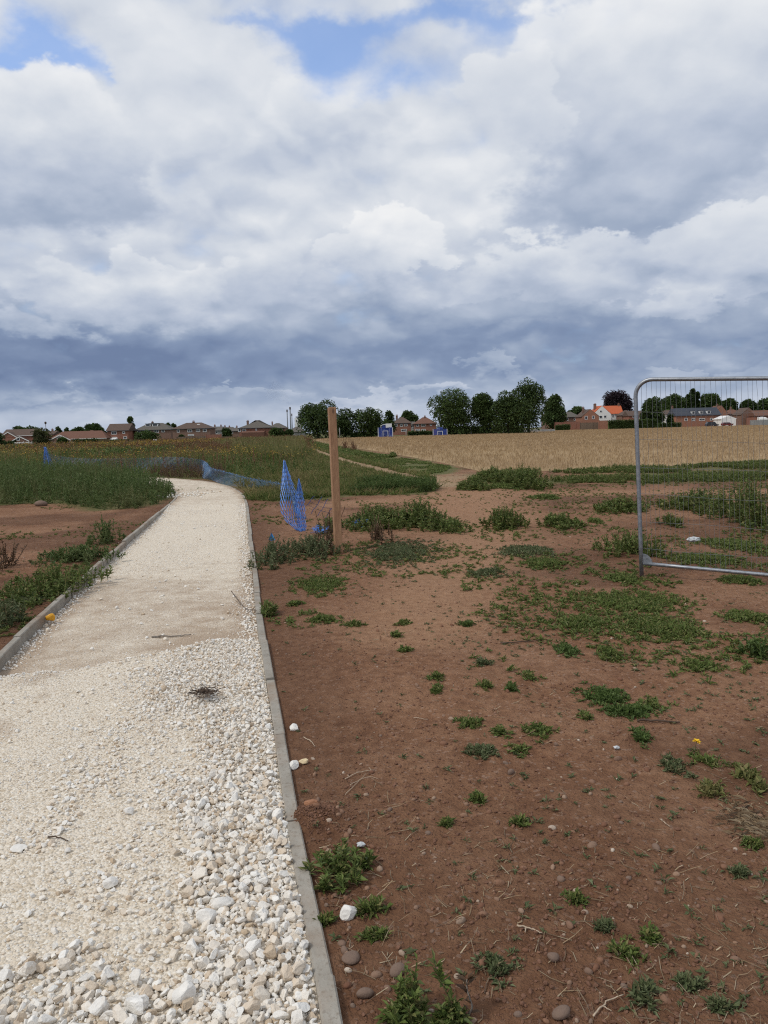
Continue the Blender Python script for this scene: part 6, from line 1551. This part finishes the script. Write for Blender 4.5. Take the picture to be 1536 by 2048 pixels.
def swing(px, dist, label, seats):
    c = at(px, 862, dist); t = thing('swing_frame', label, 'swing', (c[0], dist, 0), 'swing frames'); h = 2.1; q = MB(); w_ = 1.7
    q.tube(np.array([[c[0] - w_, dist, h], [c[0] + w_, dist, h]]), .05, 8)
    for s in (-1, 1):
        for e in (-1, 1): q.tube(np.array([[c[0] + s * w_, dist, h], [c[0] + s * (w_ + .2), dist + e * 1.1, 0]]), .045, 8)
    q.build('a_frame', MAT['greywall'], t)
    for sx in (-.8, .8):
        q = MB()
        for k in (-.22, .22): q.segs(np.array([[c[0] + sx + k, dist, h]]), np.array([[c[0] + sx + k, dist, .5]]), .012)
        q.box((c[0] + sx, dist, .48), (.46, .18, .04)); q.build('seat', MAT['darkwood'], t)
swing(928, 205, 'small swing frame between big trees, left one', 2); swing(985 + 8, 212, 'taller swing frame right of the blue play tower', 2)

# parked cars near the barn house ---------------------------------------
def car(px, dist, Lg, label, col, van=False):
    c = at(px, 846, dist); MAT[col[0]] = simple(col[0], col[1], .3, .08, 1, spec=.5); t = thing('parked_car', label, 'car', (c[0], dist, 0), 'parked cars')
    hh = 1.75 if van else 1.42; hl = Lg / 2; prof = np.array([(-hl, .35), (hl, .35), (hl, .75), (hl * .62, .92), (hl * .30, hh), (-hl * .72, hh), (-hl * .98, .95)])
    def extr(p, w_): n = len(p); V = np.array([[c[0] + a, dist + s * w_ / 2, b] for s in (-1, 1) for a, b in p]); Q = [[i, (i + 1) % n, n + (i + 1) % n, n + i] for i in range(n)]; T_ = [[0, i, i + 1] for i in range(1, n - 1)] + [[n, n + i + 1, n + i] for i in range(1, n - 1)]; return MB().add(V, T_, Q)
    extr(prof, 1.75).build('body', MAT[col[0]], t)
    gl = np.array([(hl * .50, .98), (hl * .25, hh - .10), (-hl * .66, hh - .10), (-hl * .86, 1.0)]); extr(gl, 1.79).build('side_window', MAT['glass'], t)
    for s in (-1, 1):
        for e in (-1, 1): w = MB().tube(np.array([[c[0] + s * hl * .62, dist + e * .70, .32], [c[0] + s * hl * .62, dist + e * .90, .32]]), .32, 14).build('wheel', MAT['darkwood'], t)
car(1424, 284, 4.6, 'dark parked people carrier in front of the barn house', ('dark_car_paint', (.03, .035, .045)), True); car(1454, 287, 3.9, 'dark red parked car before the white garage', ('red_car_paint', (.14, .02, .018)))

# thin smoke drifting from the stacks --------------------------------------
m = bpy.data.materials.new('thin_smoke'); m.use_nodes = True; nt = NT(m.node_tree); nt.n.remove(nt.n['Principled BSDF'])
pv = nt.node('ShaderNodeVolumePrincipled', {'Color': (.80, .87, 1.0, 1), 'Density': .0045, 'Anisotropy': .2})
nt.l.new(pv.outputs[0], nt.n['Material Output'].inputs['Volume'])
pts = np.array([at(px, py, 1210) for px, py in ((580, 815), (574, 803), (566, 793), (553, 784), (538, 776))])
o = MB().tube(pts, [2, 6, 10, 15, 17], 14).build('smoke', m, smooth=True); tag(o, 'thin pale smoke plume drifting left from the far stacks', 'smoke', kind='stuff')
SC.cycles.use_adaptive_sampling = True; SC.cycles.adaptive_threshold = .012
SC.cycles.max_bounces = 6; SC.cycles.transparent_max_bounces = 4; SC.cycles.volume_max_steps = 128; SC.cycles.volume_step_rate = 4
SC.cycles.use_denoising = False; SC.cycles.pixel_filter_type = 'BLACKMAN_HARRIS'; SC.cycles.filter_width = 1.15
